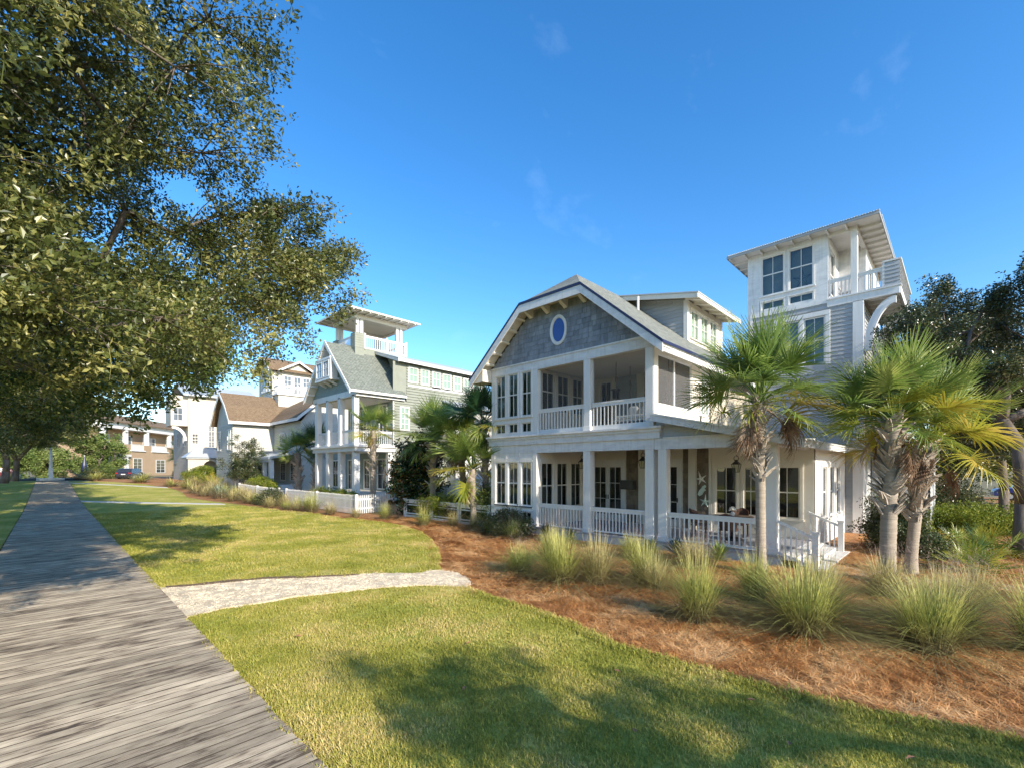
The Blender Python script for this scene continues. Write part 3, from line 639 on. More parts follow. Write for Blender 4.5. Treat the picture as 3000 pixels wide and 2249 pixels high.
# porch back wall
Bk = FX(17.1)
D1 = (10.31-.1, 11.62+.1); D2 = (7.74, 8.46)
WG = [(5.68, 6.33, .98, 2.61), (5.0, 5.36, .98, 2.61), (3.74, 4.40, .98, 2.61)]
mb = MB(); wall(mb, Bk, 3.3, YB, .0, 3.56, [grow(w) for w in WG]+[(D1[0], D1[1], .3, 2.78), (D2[0], D2[1], .3, 2.78)], .14); mb.build('wall', white2, HA)
for w in WG: window(Bk, HA, w, back='blind', casing=.09, trim=white2)
frenchdoor(Bk, HA, *D1, .32, 2.76); frenchdoor(Bk, HA, *D2, .32, 2.76, leaves=1)
frenchdoor(Bk, HA, 9.02, 9.3, .32, 2.76, leaves=1, back='dark', handle=False) if False else None
def shingle_panel(F, parent, s0, s1, t0, t1, e, wavg, m, lim=None, seed=1, d=.002, hole=None, individual=True, cap=300):
    rr_ = random.Random(seed); t = t0; cnt = 0; panel = None
    mb = MB()
    if lim:
        zz = list(np.arange(t0, t1, .1))+[t1]
        for q0, q1 in zip(zz[:-1], zz[1:]):
            a, b = lim((q0+q1)/2)
            if b > a: F.box(mb, a, b, q0, q1, d-.06, d)
    else: F.box(mb, s0, s1, t0, t1, d-.06, d)
    panel = mb.build('shingle_backing', m, parent)
    while t < t1-.02:
        top = min(t+e+.01, t1+.02); a, b = (s0, s1) if lim is None else lim(min(t+e*.6, t1))
        s = a
        while s < b-.02:
            w_ = min(rr_.uniform(.6, 1.4)*wavg, b-s); 
            if b-s-w_ < .05: w_ = b-s
            dz = rr_.uniform(-.008, .006); th = rr_.uniform(.016, .028)
            c = (s+w_/2, t+e/2)
            if hole is None or not hole(*c):
                mm = MB(); q = [F.p(s+.003, t+dz, d), F.p(s+.003, t+dz, d+th), F.p(s+.003, top, d+.006), F.p(s+.003, top, d)]
                mm.prism(q, F.u*(w_-.006)); mm.build('shingle', m, panel)
            s += w_; cnt += 1
        t += e
    return panel
shingle_panel(Bk, HA, 9.48, 10.03, .32, 3.5, .19, .17, bshing, seed=2)
shingle_panel(Bk, HA, 7.36, 7.58, .32, 3.5, .19, .17, bshing, seed=3)
shingle_panel(Bk, HA, 6.62, 7.04, .32, 3.4, .19, .19, bshing, seed=4)
mb = MB(); Bk.box(mb, 7.06, 7.34, .3, 3.5, 0, .10); Bk.box(mb, 6.5, 6.60, .3, 3.4, .0, .03); Bk.box(mb, 3.3, 6.48, 2.78, 2.9, .0, .03); mb.build('pilaster', white2, HA)
# upper porch back wall
UW = [(10.82, 11.28, 4.5, 6.3)]
mb = MB(); wall(mb, Bk, Y0, YB, 3.93, 6.6, [grow(UW[0]), (8.2, 9.2, 4.5, 6.3)], .14); mb.build('wall', white2, HA)
window(Bk, HA, UW[0], rows=(1, 1), back='dark', casing=.1, trim=white2); window(Bk, HA, (8.25, 9.15, 4.55, 6.25), back='blind', casing=.08, trim=white2)
mb = MB(); laps(mb, Bk, 9.56, 10.51, 3.95, 6.47, e=.16, d=.004); mb.build('clapboard_panel', greysid, HA)
mb = MB(); mb.box(13.66, 17.1, Y0+.02, YB-.15, 6.50, 6.56); mb.build('porch_ceiling', white2, HA)
# frieze beam above upper porch
mb = MB(); A.box(mb, Y0, 14.5, 6.47, 6.80, -.28, .006); A.box(mb, Y0-.03, 14.53, 6.80, 6.86, -.28, .04); mb.build('frieze', weath, HA)
# gable wall with individual shingles
def zroof(y): return min(9.0, 6.43+(min(y, 21.64-y)-6.35)*.854)
def glim(z):
    k = (z+.28-6.43)/.854+6.35
    return (max(Y0, k), min(14.5, 21.64-k))
OC, OR_ = (10.79, 7.79), (.30, .47)
mb = MB()
shingle_panel(A, HA, Y0, 14.5, 6.87, 8.80, .185, .20, gshing, lim=glim, seed=7, hole=lambda s, t: ((s-OC[0])/.38)**2+((t-OC[1])/.55)**2 < 1)
# oval window
mb = MB(); rings = [(.0, .40, .57), (.05, .40, .57), (.055, .37, .54), (.055, .31, .47), (.02, .29, .45), (.018, .27, .43)]; k = 40
for dd, a, b in rings:
    for i in range(k): t = 2*math.pi*i/k; mb.v.append(tuple(A.p(OC[0]+a*math.cos(t), OC[1]+b*math.sin(t), dd)))
for j in range(len(rings)-1):
    for i in range(k): mb.f.append((j*k+i, j*k+(i+1) % k, (j+1)*k+(i+1) % k, (j+1)*k+i))
ov = mb.build('oval_window', white, HA, smooth=False)
mb = MB(); mb.prism([A.p(OC[0]+.28*math.cos(2*math.pi*i/k), OC[1]+.44*math.sin(2*math.pi*i/k), .026) for i in range(k)], (.004, 0, 0)); mb.build('pane', pmat('deep_blue_glass', (.012, .03, .22), .04, .1, 2, 0, 20, .8), ov)
# main roof
def slab(mb, pts, t=.1): return mb.prism(pts, (0, 0, -t))
XE = 23.9
mb = MB(); slab(mb, [(12.9, 6.35, 6.43), (XE, 6.35, 6.43), (XE, 10.82, 10.25), (14.65, 10.82, 10.25), (12.9, 9.36, 9.0)]); slab(mb, [(12.9, 15.29, 6.43), (12.9, 12.28, 9.0), (14.65, 10.82, 10.25), (XE, 10.82, 10.25), (XE, 15.29, 6.43)]); slab(mb, [(12.9, 9.36, 9.0), (14.65, 10.82, 10.25), (12.9, 12.28, 9.0)])
mb.build('roof', steelroof, HA)
rk = [(12.9, 6.35, 6.43), (12.9, 9.36, 9.0), (12.9, 12.28, 9.0), (12.9, 15.29, 6.43)]
mb = MB(); mw = MB()
for a, b in zip(rk[:-1], rk[1:]):
    a, b = Vector(a), Vector(b); mb.prism([a+Vector((-.03, 0, .03)), b+Vector((-.03, 0, .03)), b+Vector((-.03, 0, -.07)), a+Vector((-.03, 0, -.07))], (.026, 0, 0))
    mw.prism([a+Vector((-.012, 0, -.07)), b+Vector((-.012, 0, -.07)), b+Vector((-.012, 0, -.36)), a+Vector((-.012, 0, -.36))], (.05, 0, 0))
mb.beam((12.9, 6.34, 6.40), (XE, 6.34, 6.40), .03, .09)
mb.build('drip_edge', navy, HA); mw.beam((12.95, 6.40, 6.24), (XE, 6.40, 6.24), .04, .22); mw.build('rake_board', weath, HA)
# soffit below the overhang (front and side)
mb = MB(); dz = Vector((0, 0, -.14)); q = []
for a, b in zip(rk[:-1], rk[1:]):
    a, b = Vector(a)+dz, Vector(b)+dz; mb.prism([a+Vector((.03, 0, 0)), b+Vector((.03, 0, 0)), b+Vector((.6, 0, 0)), a+Vector((.6, 0, 0))], (0, 0, -.03))
mb.prism([(13.5, 6.42, 6.27), (XE, 6.42, 6.27), (XE, 6.93, 6.71), (13.5, 6.93, 6.71)], (0, 0, -.03))
mb.build('soffit', white2, HA)
for i in range(4):
    y_ = 9.55+i*.86; mb = MB(); mb.prism([(12.99, y_-.07, 8.82), (12.99, y_-.07, 8.74), (13.1, y_-.07, 8.66), (13.42, y_-.07, 8.50), (13.49, y_-.07, 8.56), (13.49, y_-.07, 8.82)], (0, .14, 0)); mb.build('bracket', white2, HA)
for i in range(6):
    for sgn in (0, 1):
        y_ = 12.55+i*.45; y_ = y_ if sgn == 0 else 21.64-y_; z_ = zroof(y_)-.20
        if sgn and i > 4: continue
        mb = MB(); mb.beam((12.98, y_, z_-.03), (13.49, y_, z_-.03), .09, .10, (0, .65*(1 if sgn else -1)*-1, .76)); mb.build('lookout', white2, HA)
# pendant eave return at left end
mb = MB(); mb.prism([(12.99, 14.52, 6.28), (12.99, 15.2, 6.25), (12.99, 15.2, 6.32), (12.99, 14.52, 6.8)], (.55, 0, 0)); mb.build('eave_return', white2, HA)
# side wall y = 6.93, upper floor
SS = FY(Y0)
SCR = (13.78, 16.35, 4.66, 6.30)
mb = MB(); wall(mb, SS, 13.515, 18.1, 3.94, 6.6, [SCR, (17.05, 17.95, 4.6, 6.25)], .14); mb.build('wall', white2, HA)
mb = MB(); SS.box(mb, 14.98, 15.06, SCR[2], SCR[3], -.09, -.03); SS.box(mb, SCR[0], SCR[1], SCR[2], SCR[2]+.05, -.09, -.02); SS.box(mb, SCR[0], SCR[1], SCR[3]-.05, SCR[3], -.09, -.02); SS.box(mb, SCR[0], SCR[0]+.04, SCR[2]+.05, SCR[3]-.05, -.09, -.02); SS.box(mb, SCR[1]-.04, SCR[1], SCR[2]+.05, SCR[3]-.05, -.09, -.02); sf = mb.build('screen_frame', white, HA)
for a, b in ((13.82, 14.98), (15.06, 16.31)): fcube('screen', screen, sf, SS, a, b, SCR[2]+.05, SCR[3]-.05, -.064, -.060)
window(SS, HA, (17.1, 17.45, 4.65, 6.2), cols=2, rows=(2, 1), back='pale', casing=.06, gm=glassc); window(SS, HA, (17.56, 17.9, 4.65, 6.2), cols=2, rows=(2, 1), back='pale', casing=.0, gm=glassc)
t = 3.6
while t < 6.4: laps(None, SS, 18.12, 22.58, t, t+.16, e=.16, objs=('clapboard', beigesid, HA)); t += .16
mb = MB(); SS.box(mb, 18.0, 22.58, 3.5, 6.6, -.14, 0); mb.build('wall', beigesid, HA)
# wing: shed roof, front triangle of clapboards
def wz(y): return 4.33-(6.93-y)*.235
mb = MB(); slab(mb, [(13.12, 6.9, wz(6.9)), (22.58, 6.9, wz(6.9)), (22.58, 2.72, wz(2.72)), (13.12, 2.72, wz(2.72))], .05); mb.build('wing_roof', metalroof, HA)
mb = MB(); mb.prism([(13.14, 6.88, wz(6.88)-.055), (13.14, 2.74, wz(2.74)-.055), (13.14, 2.74, wz(2.74)-.24), (13.14, 6.88, wz(6.88)-.24)], (.05, 0, 0)); mb.beam((13.19, 2.76, wz(2.76)-.14), (22.5, 2.76, wz(2.76)-.14), .04, .17); mb.build('rake_board', weath, HA)
t = 3.58; i = 0
while t < 4.2:
    b_ = 6.6; a_ = 6.93-(4.33-(t+.3))/.235
    if b_-max(a_, 3.5) > .1: laps(None, A, max(a_, 3.5), b_, t, t+.155, e=.155, d=-.02, objs=('clapboard', greysid, HA))
    t += .155
mb = MB(); mb.prism([(13.54, 6.9, 3.54), (13.54, 6.9, 4.2), (13.54, 3.5, 3.4)], (.08, 0, 0)); mb.build('wall', greysid, HA)
# wing side wall (faces -y) under the tower
WS = FY(3.3); WW = [(18.3, 18.9, .95, 2.6), (19.5, 20.1, .95, 2.6), (20.7, 21.3, .95, 2.6)]
mb = MB(); wall(mb, WS, 17.115, 22.58, 0, 3.5, [grow(w) for w in WW], .14); mb.build('wall', white, HA)
for w in WW: window(WS, HA, w, back='blind', casing=.12)
# ------------- steps with two sloping rails, going down toward -y
mb = MB()
for i, (z, y_) in enumerate(((.30, 3.35), (.2, 3.02), (.1, 2.7))): mb.box(13.6, 17.0, y_-.34, y_, z-.12 if i else .18, z-.02)
for z, y_ in ((.18, 3.02), (.08, 2.69)): mb.box(13.6, 17.0, y_-.02, y_, z-.25, z+.0)
mb.build('porch_steps', weath, HA)
for x_ in (13.46, 16.9):
    mb = MB(); mb.beam((x_, 3.42, 1.2), (x_, 2.62, .84), .085, .06); mb.beam((x_, 3.42, .38), (x_, 2.62, .10), .05, .06); mb.box(x_-.07, x_+.07, 2.50, 2.64, -.1, .95); mb.box(x_-.085, x_+.085, 2.485, 2.655, .95, 1.0)
    sr = mb.build('stair_railing', white, HA)
    for i in range(6): y_ = 3.36-i*.125; cube('baluster', white, sr, x_-.017, x_+.017, y_-.017, y_+.017, .34-(3.42-y_)*.35, 1.18-(3.42-y_)*.45)
# ------------- shed dormer on the right slope
mb = MB(); DF = FY(7.9); DW = [(18.62, 19.35, 8.0, 9.08), (19.62, 20.35, 8.0, 9.08), (20.62, 21.35, 8.0, 9.08)]
wall(mb, DF, 18.2, 21.9, 7.55, 9.42, [grow(w) for w in DW], .12); mb.build('dormer_wall', white2, HA)
for w in DW: window(DF, HA, w, cols=2, rows=(2,), back='pale', casing=.07, gm=glassc)
mb = MB(); mb.prism([(18.2, 7.93, 7.7), (18.2, 7.93, 9.45), (18.2, 10.7, 10.05)], (.12, 0, 0)); mb.prism([(21.78, 7.93, 7.7), (21.78, 7.93, 9.45), (21.78, 10.7, 10.05)], (.12, 0, 0)); mb.build('dormer_cheek', greysid, HA)
t = 7.72
while t < 9.95:
    a_ = 8.03 if t < 9.3 else 8.03+(t+.1-9.42)/.215; b_ = min(10.7, 6.35+(t+.02-6.43)/.854)
    if b_-a_ > .1: laps(None, FX(18.2), a_, b_, t, t+.155, e=.155, d=0, objs=('clapboard', greysid, HA))
    t += .155
for x_ in (18.15, 21.79): MB().box(x_, x_+.17, 7.86, 8.03, 7.75, 9.4).build('corner_board', white, HA)
def dz_(y): return 9.31+(y-7.2)*.215
mb = MB(); slab(mb, [(17.6, 7.2, dz_(7.2)+.12), (22.45, 7.2, dz_(7.2)+.12), (22.45, 10.8, dz_(10.8)+.12), (17.6, 10.8, dz_(10.8)+.12)], .05); mb.build('dormer_roof', greyroof, HA)
mb = MB(); mb.prism([(17.64, 7.24, dz_(7.24)+.065), (17.64, 10.7, dz_(10.7)+.065), (17.64, 10.7, dz_(10.7)-.12), (17.64, 7.24, dz_(7.24)-.12)], (.05, 0, 0)); mb.beam((17.6, 7.24, dz_(7.24)-.02), (22.45, 7.24, dz_(7.24)-.02), .04, .15)
slab(mb, [(17.69, 7.27, dz_(7.27)+.05), (22.4, 7.27, dz_(7.27)+.05), (22.4, 10.6, dz_(10.6)+.05), (17.69, 10.6, dz_(10.6)+.05)], .03); mb.build('dormer_fascia', white2, HA)
for i in range(6): x_ = 18.0+i*.8; MB().beam((x_, 7.3, dz_(7.3)-.04), (x_, 7.88, dz_(7.88)-.04), .06, .12).build('rafter_tail', white2, HA)
mb = MB(); mb.tube([(17.3, 9.6, 9.1), (17.3, 9.6, 9.75)], .05, 10); mb.build('vent_pipe', white, HA)
# ------------- tower
T = FX(22.6)
TW_lo = [(4.96, 5.63, 7.0, 8.87), (4.03, 4.69, 7.0, 8.87)]
mb = MB(); wall(mb, T, 3.04, 6.83, 0, 9.4, [grow(w) for w in TW_lo], .15); mb.build('tower_wall', greysid, HA)
hh = [(3.83, 5.90, 6.85, 9.12)]
t = 3.4
while t < 9.38: laps(None, T, 3.05, 6.76, t, min(t+.165, 9.4), hh, e=.165, th=.03, d=.002, objs=('clapboard', greysid, HA)); t += .165
t = .1
mb = MB()
laps(mb, T, 2.74, 3.28, .1, 3.3, e=.165, th=.03, d=.0)
mb.build('clapboards', greysid, HA, kind='stuff')
mb = MB(); wall(mb, FY(2.72), 22.6, 31, 0, 9.2, [], .15, d=-.02); mb.build('tower_wall', whitesid, HA)
mb = MB(); laps(mb, FY(2.72), 22.9, 31, .1, 9.2, e=.165, th=.03, d=-.018); mb.build('clapboards', greysid, HA, kind='stuff')
mb = MB(); T.box(mb, 3.80, 5.92, 8.93, 9.12, .0, .05); T.box(mb, 3.80, 3.97, 6.85, 8.93, 0, .04); T.box(mb, 5.70, 5.90, 6.85, 8.93, 0, .04); T.box(mb, 4.75, 4.90, 6.85, 8.93, 0, .04); T.box(mb, 2.70, 3.05, 0, 9.25, -.35, .05); T.box(mb, 6.76, 6.86, 3.5, 9.4, .0, .03)
mb.build('tower_trim', white, HA, bevel=.006)
for w in TW_lo: window(T, HA, w, back='shade', casing=0, gm=glassb, sill=False)
mb = MB(); T.box(mb, 3.86, 6.85, 9.40, 9.58, -.2, .045); T.box(mb, 1.62, 3.90, 9.22, 9.50, -.16, .05); T.box(mb, 1.55, 3.90, 9.50, 9.545, -.16, .09); mb.build('tower_band', white, HA)
TW = [(5.53, 6.34, 10.35, 11.98), (4.44, 5.25, 10.35, 11.98)]; TL = [(5.53, 6.34, 9.72, 9.99), (4.44, 5.25, 9.72, 9.99)]
mb = MB(); wall(mb, T, 3.88, 6.83, 9.58, 12.3, [grow(w) for w in TW+TL], .14); mb.build('tower_wall', weath, HA)
for w in TW: window(T, HA, w, back='shade', casing=.05, mid=11.23)
for w in TL: window(T, HA, w, rows=(1,), back='shade', casing=.04, gm=glassb, sill=False)
SW = FY(3.88); mb = MB(); w_ = (23.0, 23.9, 9.9, 11.7); wall(mb, SW, 22.75, 24.9, 9.56, 12.3, [grow(w_)], .14); mb.build('tower_wall', weath, HA); window(SW, HA, w_, back='blind', casing=.06)
w_ = (3.05, 3.5, 9.7, 11.6)
mb = MB(); wall(mb, FX(24.9), 2.9, 3.88, 9.56, 12.3, [], .14); wall(mb, FY(2.9), 25.04, 29.5, 9.56, 12.3, [(25.8, 26.8, 9.7, 11.6)], .14); wall(mb, FX(29.5), 2.9, 6.83, 9.56, 12.3, (), .14); mb.build('tower_wall', weath, HA)
window(FY(2.9), HA, (25.85, 26.75, 9.75, 11.55), back='shade', casing=.06)
mb = MB(); wall(mb, FY(6.83), 22.615, 29.5, 3.4, 12.3, (), .14); mb.build('tower_wall', weath, HA)
mb = MB(); T.box(mb, 2.9, 3.12, 9.56, 12.15, -.2, 0); mb.build('column', white, HA, bevel=.008)
mb = MB(); T.box(mb, 2.90, 3.9, 12.12, 12.3, -.2, .005); FY(2.9).box(mb, 22.8, 29.5, 12.12, 12.3, -.15, .01); mb.build('tower_beam', white, HA)
# balcony: floor, joists, rails, clad corner
mb = MB(); mb.box(22.68, 27.6, 1.62, 4.0, 9.44, 9.55); mb.box(22.68, 29.4, 3.9, 6.8, 9.44, 9.55); mb.build('balcony_floor', white, HA)
for i in range(8): x_ = 23.0+i*.6; cube('joist', white, HA, x_, x_+.07, 1.66, 2.68, 9.25, 9.438)
railing(T, HA, 3.12, 3.86, 9.56, 10.36, .13, bot=.06); railing(T, HA, 2.10, 2.89, 9.56, 10.36, .13, bot=.06)
bc = MB(); T.box(bc, 1.62, 2.08, 9.55, 10.50, -.08, 0); FY(1.62).box(bc, 22.68, 27.6, 9.2, 10.5, -.06, 0); cl = bc.build('balcony_cladding', greysid, HA)
t = 9.56
while t < 10.45: laps(None, T, 1.60, 2.08, t, t+.15, e=.15, th=.03, objs=('clapboard', greysid, cl)); laps(None, FY(1.62), 22.62, 27.6, t, t+.15, e=.15, th=.03, objs=('clapboard', greysid, cl)); t += .15
mb = MB(); mb.box(22.56, 22.72, 1.56, 2.12, 10.5, 10.56); mb.box(22.72, 27.66, 1.56, 1.72, 10.5, 10.56); T.box(mb, 2.06, 2.13, 9.55, 10.5, -.05, .02); FY(1.62).box(mb, 22.6, 27.6, 9.22, 9.5, 0, .04); mb.build('balcony_cap', white, HA)
for x_ in (22.62, 25.6, 27.3):
    mb = MB(); n = 14; po, pi_ = [], []
    for i in range(n+1):
        th = math.pi/2*i/n; po.append((x_, 1.72+1.0*math.cos(th), 7.2+1.98*math.sin(th))); pi_.append((x_, 1.72+.72*math.cos(th), 7.2+1.70*math.sin(th)))
    for i in range(n): mb.prism([po[i], po[i+1], pi_[i+1], pi_[i]], (.16, 0, 0))
    for i in range(n): 
        a, b = Vector(pi_[i]), Vector(pi_[i+1]); mb.prism([Vector(po[i])*.35+a*.65, Vector(po[i+1])*.35+b*.65, b, a], (-.03, 0, 0))
    mb.build('arched_bracket', white, HA)
# tower roof: flat hip with corrugated metal edge
rx0, rx1, ry0, ry1, rz = 22.0, 30.3, 2.15, 7.69, 12.34
mb = MB(); cx, cy = (rx0+rx1)/2, (ry0+ry1)/2
P = [(rx0, ry0, rz), (rx1, ry0, rz), (rx1, ry1, rz), (rx0, ry1, rz)]; R1, R2 = (rx0+2.7, cy, rz+.75), (rx1-2.7, cy, rz+.75)
mb.quad(P[0], P[1], R2, R1); mb.quad(P[2], P[3], R1, R2); mb.quad(P[3], P[0], R1); mb.quad(P[1], P[2], R2)
i = ry0+.02
while i < ry1: mb.tube([(rx0-.03, i, rz+.01), (rx0+.16, i, rz+.01+.045)], .022, 6); i += .085
i = rx0+.55
while i < rx1: mb.tube([(i, ry0-.03, rz+.01), (i, ry0+.16, rz+.01+.045)], .022, 5); i += .12
mb.build('tower_roof', metalroof, HA)
mb = MB(); mb.box(rx0+.02, rx1-.02, ry0+.02, ry1-.02, rz-.06, rz-.03); mb.build('tower_soffit', white, HA)
mb = MB(); mb.box(rx0, rx0+.04, ry0, ry1, rz-.12, rz-.02); mb.box(rx0+.04, rx1, ry0, ry0+.04, rz-.12, rz-.02); mb.box(rx0+.04, rx1, ry1-.04, ry1, rz-.12, rz-.02); mb.build('tower_fascia', greysid, HA)
for i in range(8): y_ = 3.2+i*.62; cube('rafter_tail', white, HA, 22.06, 22.58, y_, y_+.06, rz-.17, rz-.062)
for i in range(12): x_ = 22.9+i*.62; cube('rafter_tail', white, HA, x_, x_+.06, 2.2, 2.88, rz-.17, rz-.062)
for i in range(8): x_ = 22.9+i*.7; cube('rafter_tail', white, HA, x_, x_+.06, 6.98, 7.64, rz-.17, rz-.062)
# low annex right of the tower
mb = MB(); wall(mb, FX(24.8), .85, 2.7, 0, 3.3, (), .14); wall(mb, FY(.85), 24.8, 30, 0, 3.3, (), .14); mb.build('wall', greysid, HA)
mb = MB(); laps(mb, FX(24.8), .9, 2.68, .1, 3.3, e=.165, th=.03); laps(mb, FY(.85), 24.86, 30, .1, 3.3, e=.165, th=.03); mb.build('clapboards', greysid, HA, kind='stuff')
mb = MB(); slab(mb, [(24.4, .4, 3.35), (30.3, .4, 3.35), (30.3, 2.7, 4.0), (24.4, 2.7, 4.0)], .08); mb.build('annex_roof', steelroof, HA)
mb = MB(); mb.beam((22.9, 1.9, 1.3), (24.7, 1.9, 1.3), .07, .07); mb.beam((22.9, 1.9, .45), (24.7, 1.9, .45), .05, .06)
for i in range(3): mb.box(22.9+i*.85, 22.98+i*.85, 1.86, 1.94, 0, 1.4)
sr = mb.build('side_railing', white, HA)
for i in range(12): cube('baluster', white, sr, 23.02+i*.14, 23.05+i*.14, 1.885, 1.915, .47, 1.28)
# ================================================================== HOUSE B : sage green house with lookout
HB = thing('green_house', 'sage green shingled house with steep front gable, double porch and open white lookout tower', 'house', (14.5, 29.1, 0))
B = FX(14.5)
mb = MB(); mb.box(14.5, 18.5, 29.1, 35.9, .35, .92); mb.build('porch_base', whitesid, HB)
for s0, s1 in ((35.3, 35.7), (33.35, 33.75), (31.35, 31.75), (29.2, 29.6)):
    column(B, HB, s0, s1, .9, 3.75); column(B, HB, s0+.02, s1-.02, 4.2, 7.6)
for x_ in (17.0,): MB().box(x_, x_+.35, 29.1, 29.45, .9, 3.75).build('column', white, HB)
mb = MB(); mb.box(14.42, 17.5, 28.98, 35.95, 3.75, 4.05); mb.box(14.3, 17.55, 28.86, 36.0, 4.05, 4.2); mb.build('porch_band', white, HB)
for s0, s1 in ((29.6, 31.35), (31.75, 33.35), (33.75, 35.3)): railing(B, HB, s0, s1, 4.2, 5.25, .15, d=-.1, ind=True)
railing(FY(29.1), HB, 14.9, 17.35, 4.2, 5.2, .15, d=-.05)
mb = MB(); mb.box(14.5, 14.75, 28.95, 36.1, 7.5, 7.9); mb.box(14.75, 18.3, 28.95, 29.15, 7.5, 7.9); mb.build('porch_beam', white, HB)
mb = MB(); mb.box(14.7, 18.3, 29.2, 36, 7.42, 7.48); mb.build('porch_ceiling', white2, HB)
# body
mb = MB(); mb.box(17.4, 26.3, 29.13, 39.4, .2, 3.9); mb.box(17.4, 26.3, 29.13, 36.1, 3.9, 7.9); mb.box(18.5, 26.3, 29.13, 36.1, 7.9, 10.3); mb.build('wall', greendark, HB)
Bd = FX(17.4); win = [(29.95, 31.2, 1.1, 3.2), (32.5, 33.3, 1.05, 3.2), (35.2, 36.0, .95, 3.2), (37.9, 38.9, 1.05, 3.2)]; up = [(30.0, 31.0, 5.0, 7.2), (33.0, 33.9, 4.7, 7.1), (34.8, 35.6, 4.7, 7.1)]
def applied(F, parent, w, cols=2, rows=2, m=None, back=None, name='window'):
    """far window: frame, bars, glass panes standing on the wall face"""
    s0, s1, t0, t1 = w; mb = MB(); m = m or white; c = .11
    for q in ((s0-c, s0, t0-c, t1+c), (s1, s1+c, t0-c, t1+c), (s0, s1, t0-c, t0), (s0, s1, t1, t1+c)): F.box(mb, *q, 0, .06)
    for i in range(1, cols): x = s0+(s1-s0)*i/cols; F.box(mb, x-.02, x+.02, t0, t1, 0.012, .042)
    for j in range(1, rows): z = t0+(t1-t0)*j/rows; F.box(mb, s0, s1, z-.02, z+.02, 0.012, .040)
    o = mb.build(name, m, parent)
    for i in range(cols):
        for j in range(rows):
            x0 = s0+(s1-s0)*i/cols; x1 = s0+(s1-s0)*(i+1)/cols; z0 = t0+(t1-t0)*j/rows; z1 = t0+(t1-t0)*(j+1)/rows
            fcube('pane', back or darkglass, o, F, x0, x1, z0, z1, .003, .010)
    return o
darkglass = pmat('dark_glass', (.03, .035, .04), .06, .3, 1.5, .03, 8, .8)
paleglass = pmat('curtained_glass', (.24, .33, .26), .12, .12, 3, .03, 8, .6, stretch=(4, 4, .4))
skyglass = pmat('grey_glass', (.12, .14, .16), .06, .3, 1., .03, 8, .8)
mb = MB(); laps(mb, Bd, 29.13, 39.4, .95, 3.75, [(w[0]-.1, w[1]+.1, w[2]-.1, w[3]+.1) for w in win], e=.2, th=.035, d=.002); laps(mb, Bd, 29.13, 36.1, 4.2, 7.45, [(w[0]-.1, w[1]+.1, w[2]-.1, w[3]+.1) for w in up], e=.2, th=.02, d=.002); mb.build('shingle_courses', greendark, HB, kind='stuff')
for w in win: applied(Bd, HB, w)
for w in up: applied(Bd, HB, w, back=skyglass)
BS = FY(29.13); dw = [(18.78, 19.40, 9.02, 10.0), (19.85, 20.45, 9.0, 10.0), (20.88, 21.5, 8.98, 9.98), (21.9, 22.55, 8.95, 9.95), (22.95, 23.6, 8.92, 9.92), (24.0, 24.62, 8.88, 9.88), (25.0, 25.65, 8.85, 9.85)]
sw = [(18.05, 18.65, 5.45, 7.0)]
hl = [(w[0]-.1, w[1]+.1, w[2]-.1, w[3]+.1) for w in dw+sw]
mb = MB(); laps(mb, BS, 17.42, 26.25, .3, 7.5, hl, e=.2, th=.06, d=.002); laps(mb, BS, 18.5, 26.25, 7.5, 10.3, hl, e=.2, th=.06, d=.003); BS.box(mb, 17.4, 26.3, .2, 10.3, -.02, 0)
mb.build('shingle_courses', greensid, HB, kind='stuff')
for w in dw: applied(BS, HB, w, back=paleglass)
applied(BS, HB, sw[0], rows=4, back=paleglass)
mb = MB(); BS.box(mb, 18.6, 25.85, 8.62, 8.74, 0, .09); BS.box(mb, 17.38, 17.5, .2, 7.5, 0.001, .03); mb.build('window_sill_board', white, HB)
# gable roof
mb = MB(); pk = (32.6, 11.7)
def zB(y): return 7.85+(min(y, 65.2-y)-28.75)*1.0
for s in (0, 1):
    f = (lambda y: y) if s == 0 else (lambda y: 65.2-y)
    mb.prism([(13.95, f(28.75), 7.85), (18.3, f(28.75), 7.85), (18.3, f(29.5), 8.6), (26.5, f(29.5), 8.6), (26.5, f(32.6), 11.7), (13.95, f(32.6), 11.7)], (0, 0, -.14))
mb.build('roof', roofB, HB)
mb = MB()
for s in (0, 1):
    f = (lambda y: y) if s == 0 else (lambda y: 65.2-y)
    mb.prism([(13.9, f(28.7), 7.86), (13.9, f(32.6), 11.76), (13.9, f(32.6), 11.42), (13.9, f(28.7), 7.55)], (.06, 0, 0))
mb.beam((13.95, 28.72, 7.76), (18.3, 28.72, 7.76), .04, .16); mb.build('rake_board', white, HB)
mb = MB()
for s in (0, 1):
    f = (lambda y: y) if s == 0 else (lambda y: 65.2-y)
    mb.prism([(13.96, f(28.8), 7.72), (13.96, f(32.6), 11.52), (14.55, f(32.6), 11.52), (14.55, f(28.8), 7.72)], (0, 0, -.05))
mb.build('soffit', white, HB)
for i in range(6): y_ = 32.9+i*.58; z_ = zB(y_)-.36; cube('lookout', white, HB, 13.97, 14.5, y_-.06, y_+.06, z_, z_+.12)
mb = MB(); mb.prism([(14.55, 29.1, 7.9), (14.55, 36.1, 7.9), (14.55, 32.6, 11.3)], (.1, 0, 0)); mb.build('gable_wall', greendark, HB)
t = 7.9; mb = MB()
while t < 11.2: a_ = 29.1+(t-7.9)*1.03; laps(mb, B, a_, 65.2-a_, t, t+.2, e=.2, d=-.05); t += .2
mb.build('shingle_courses', greendark, HB, kind='stuff')
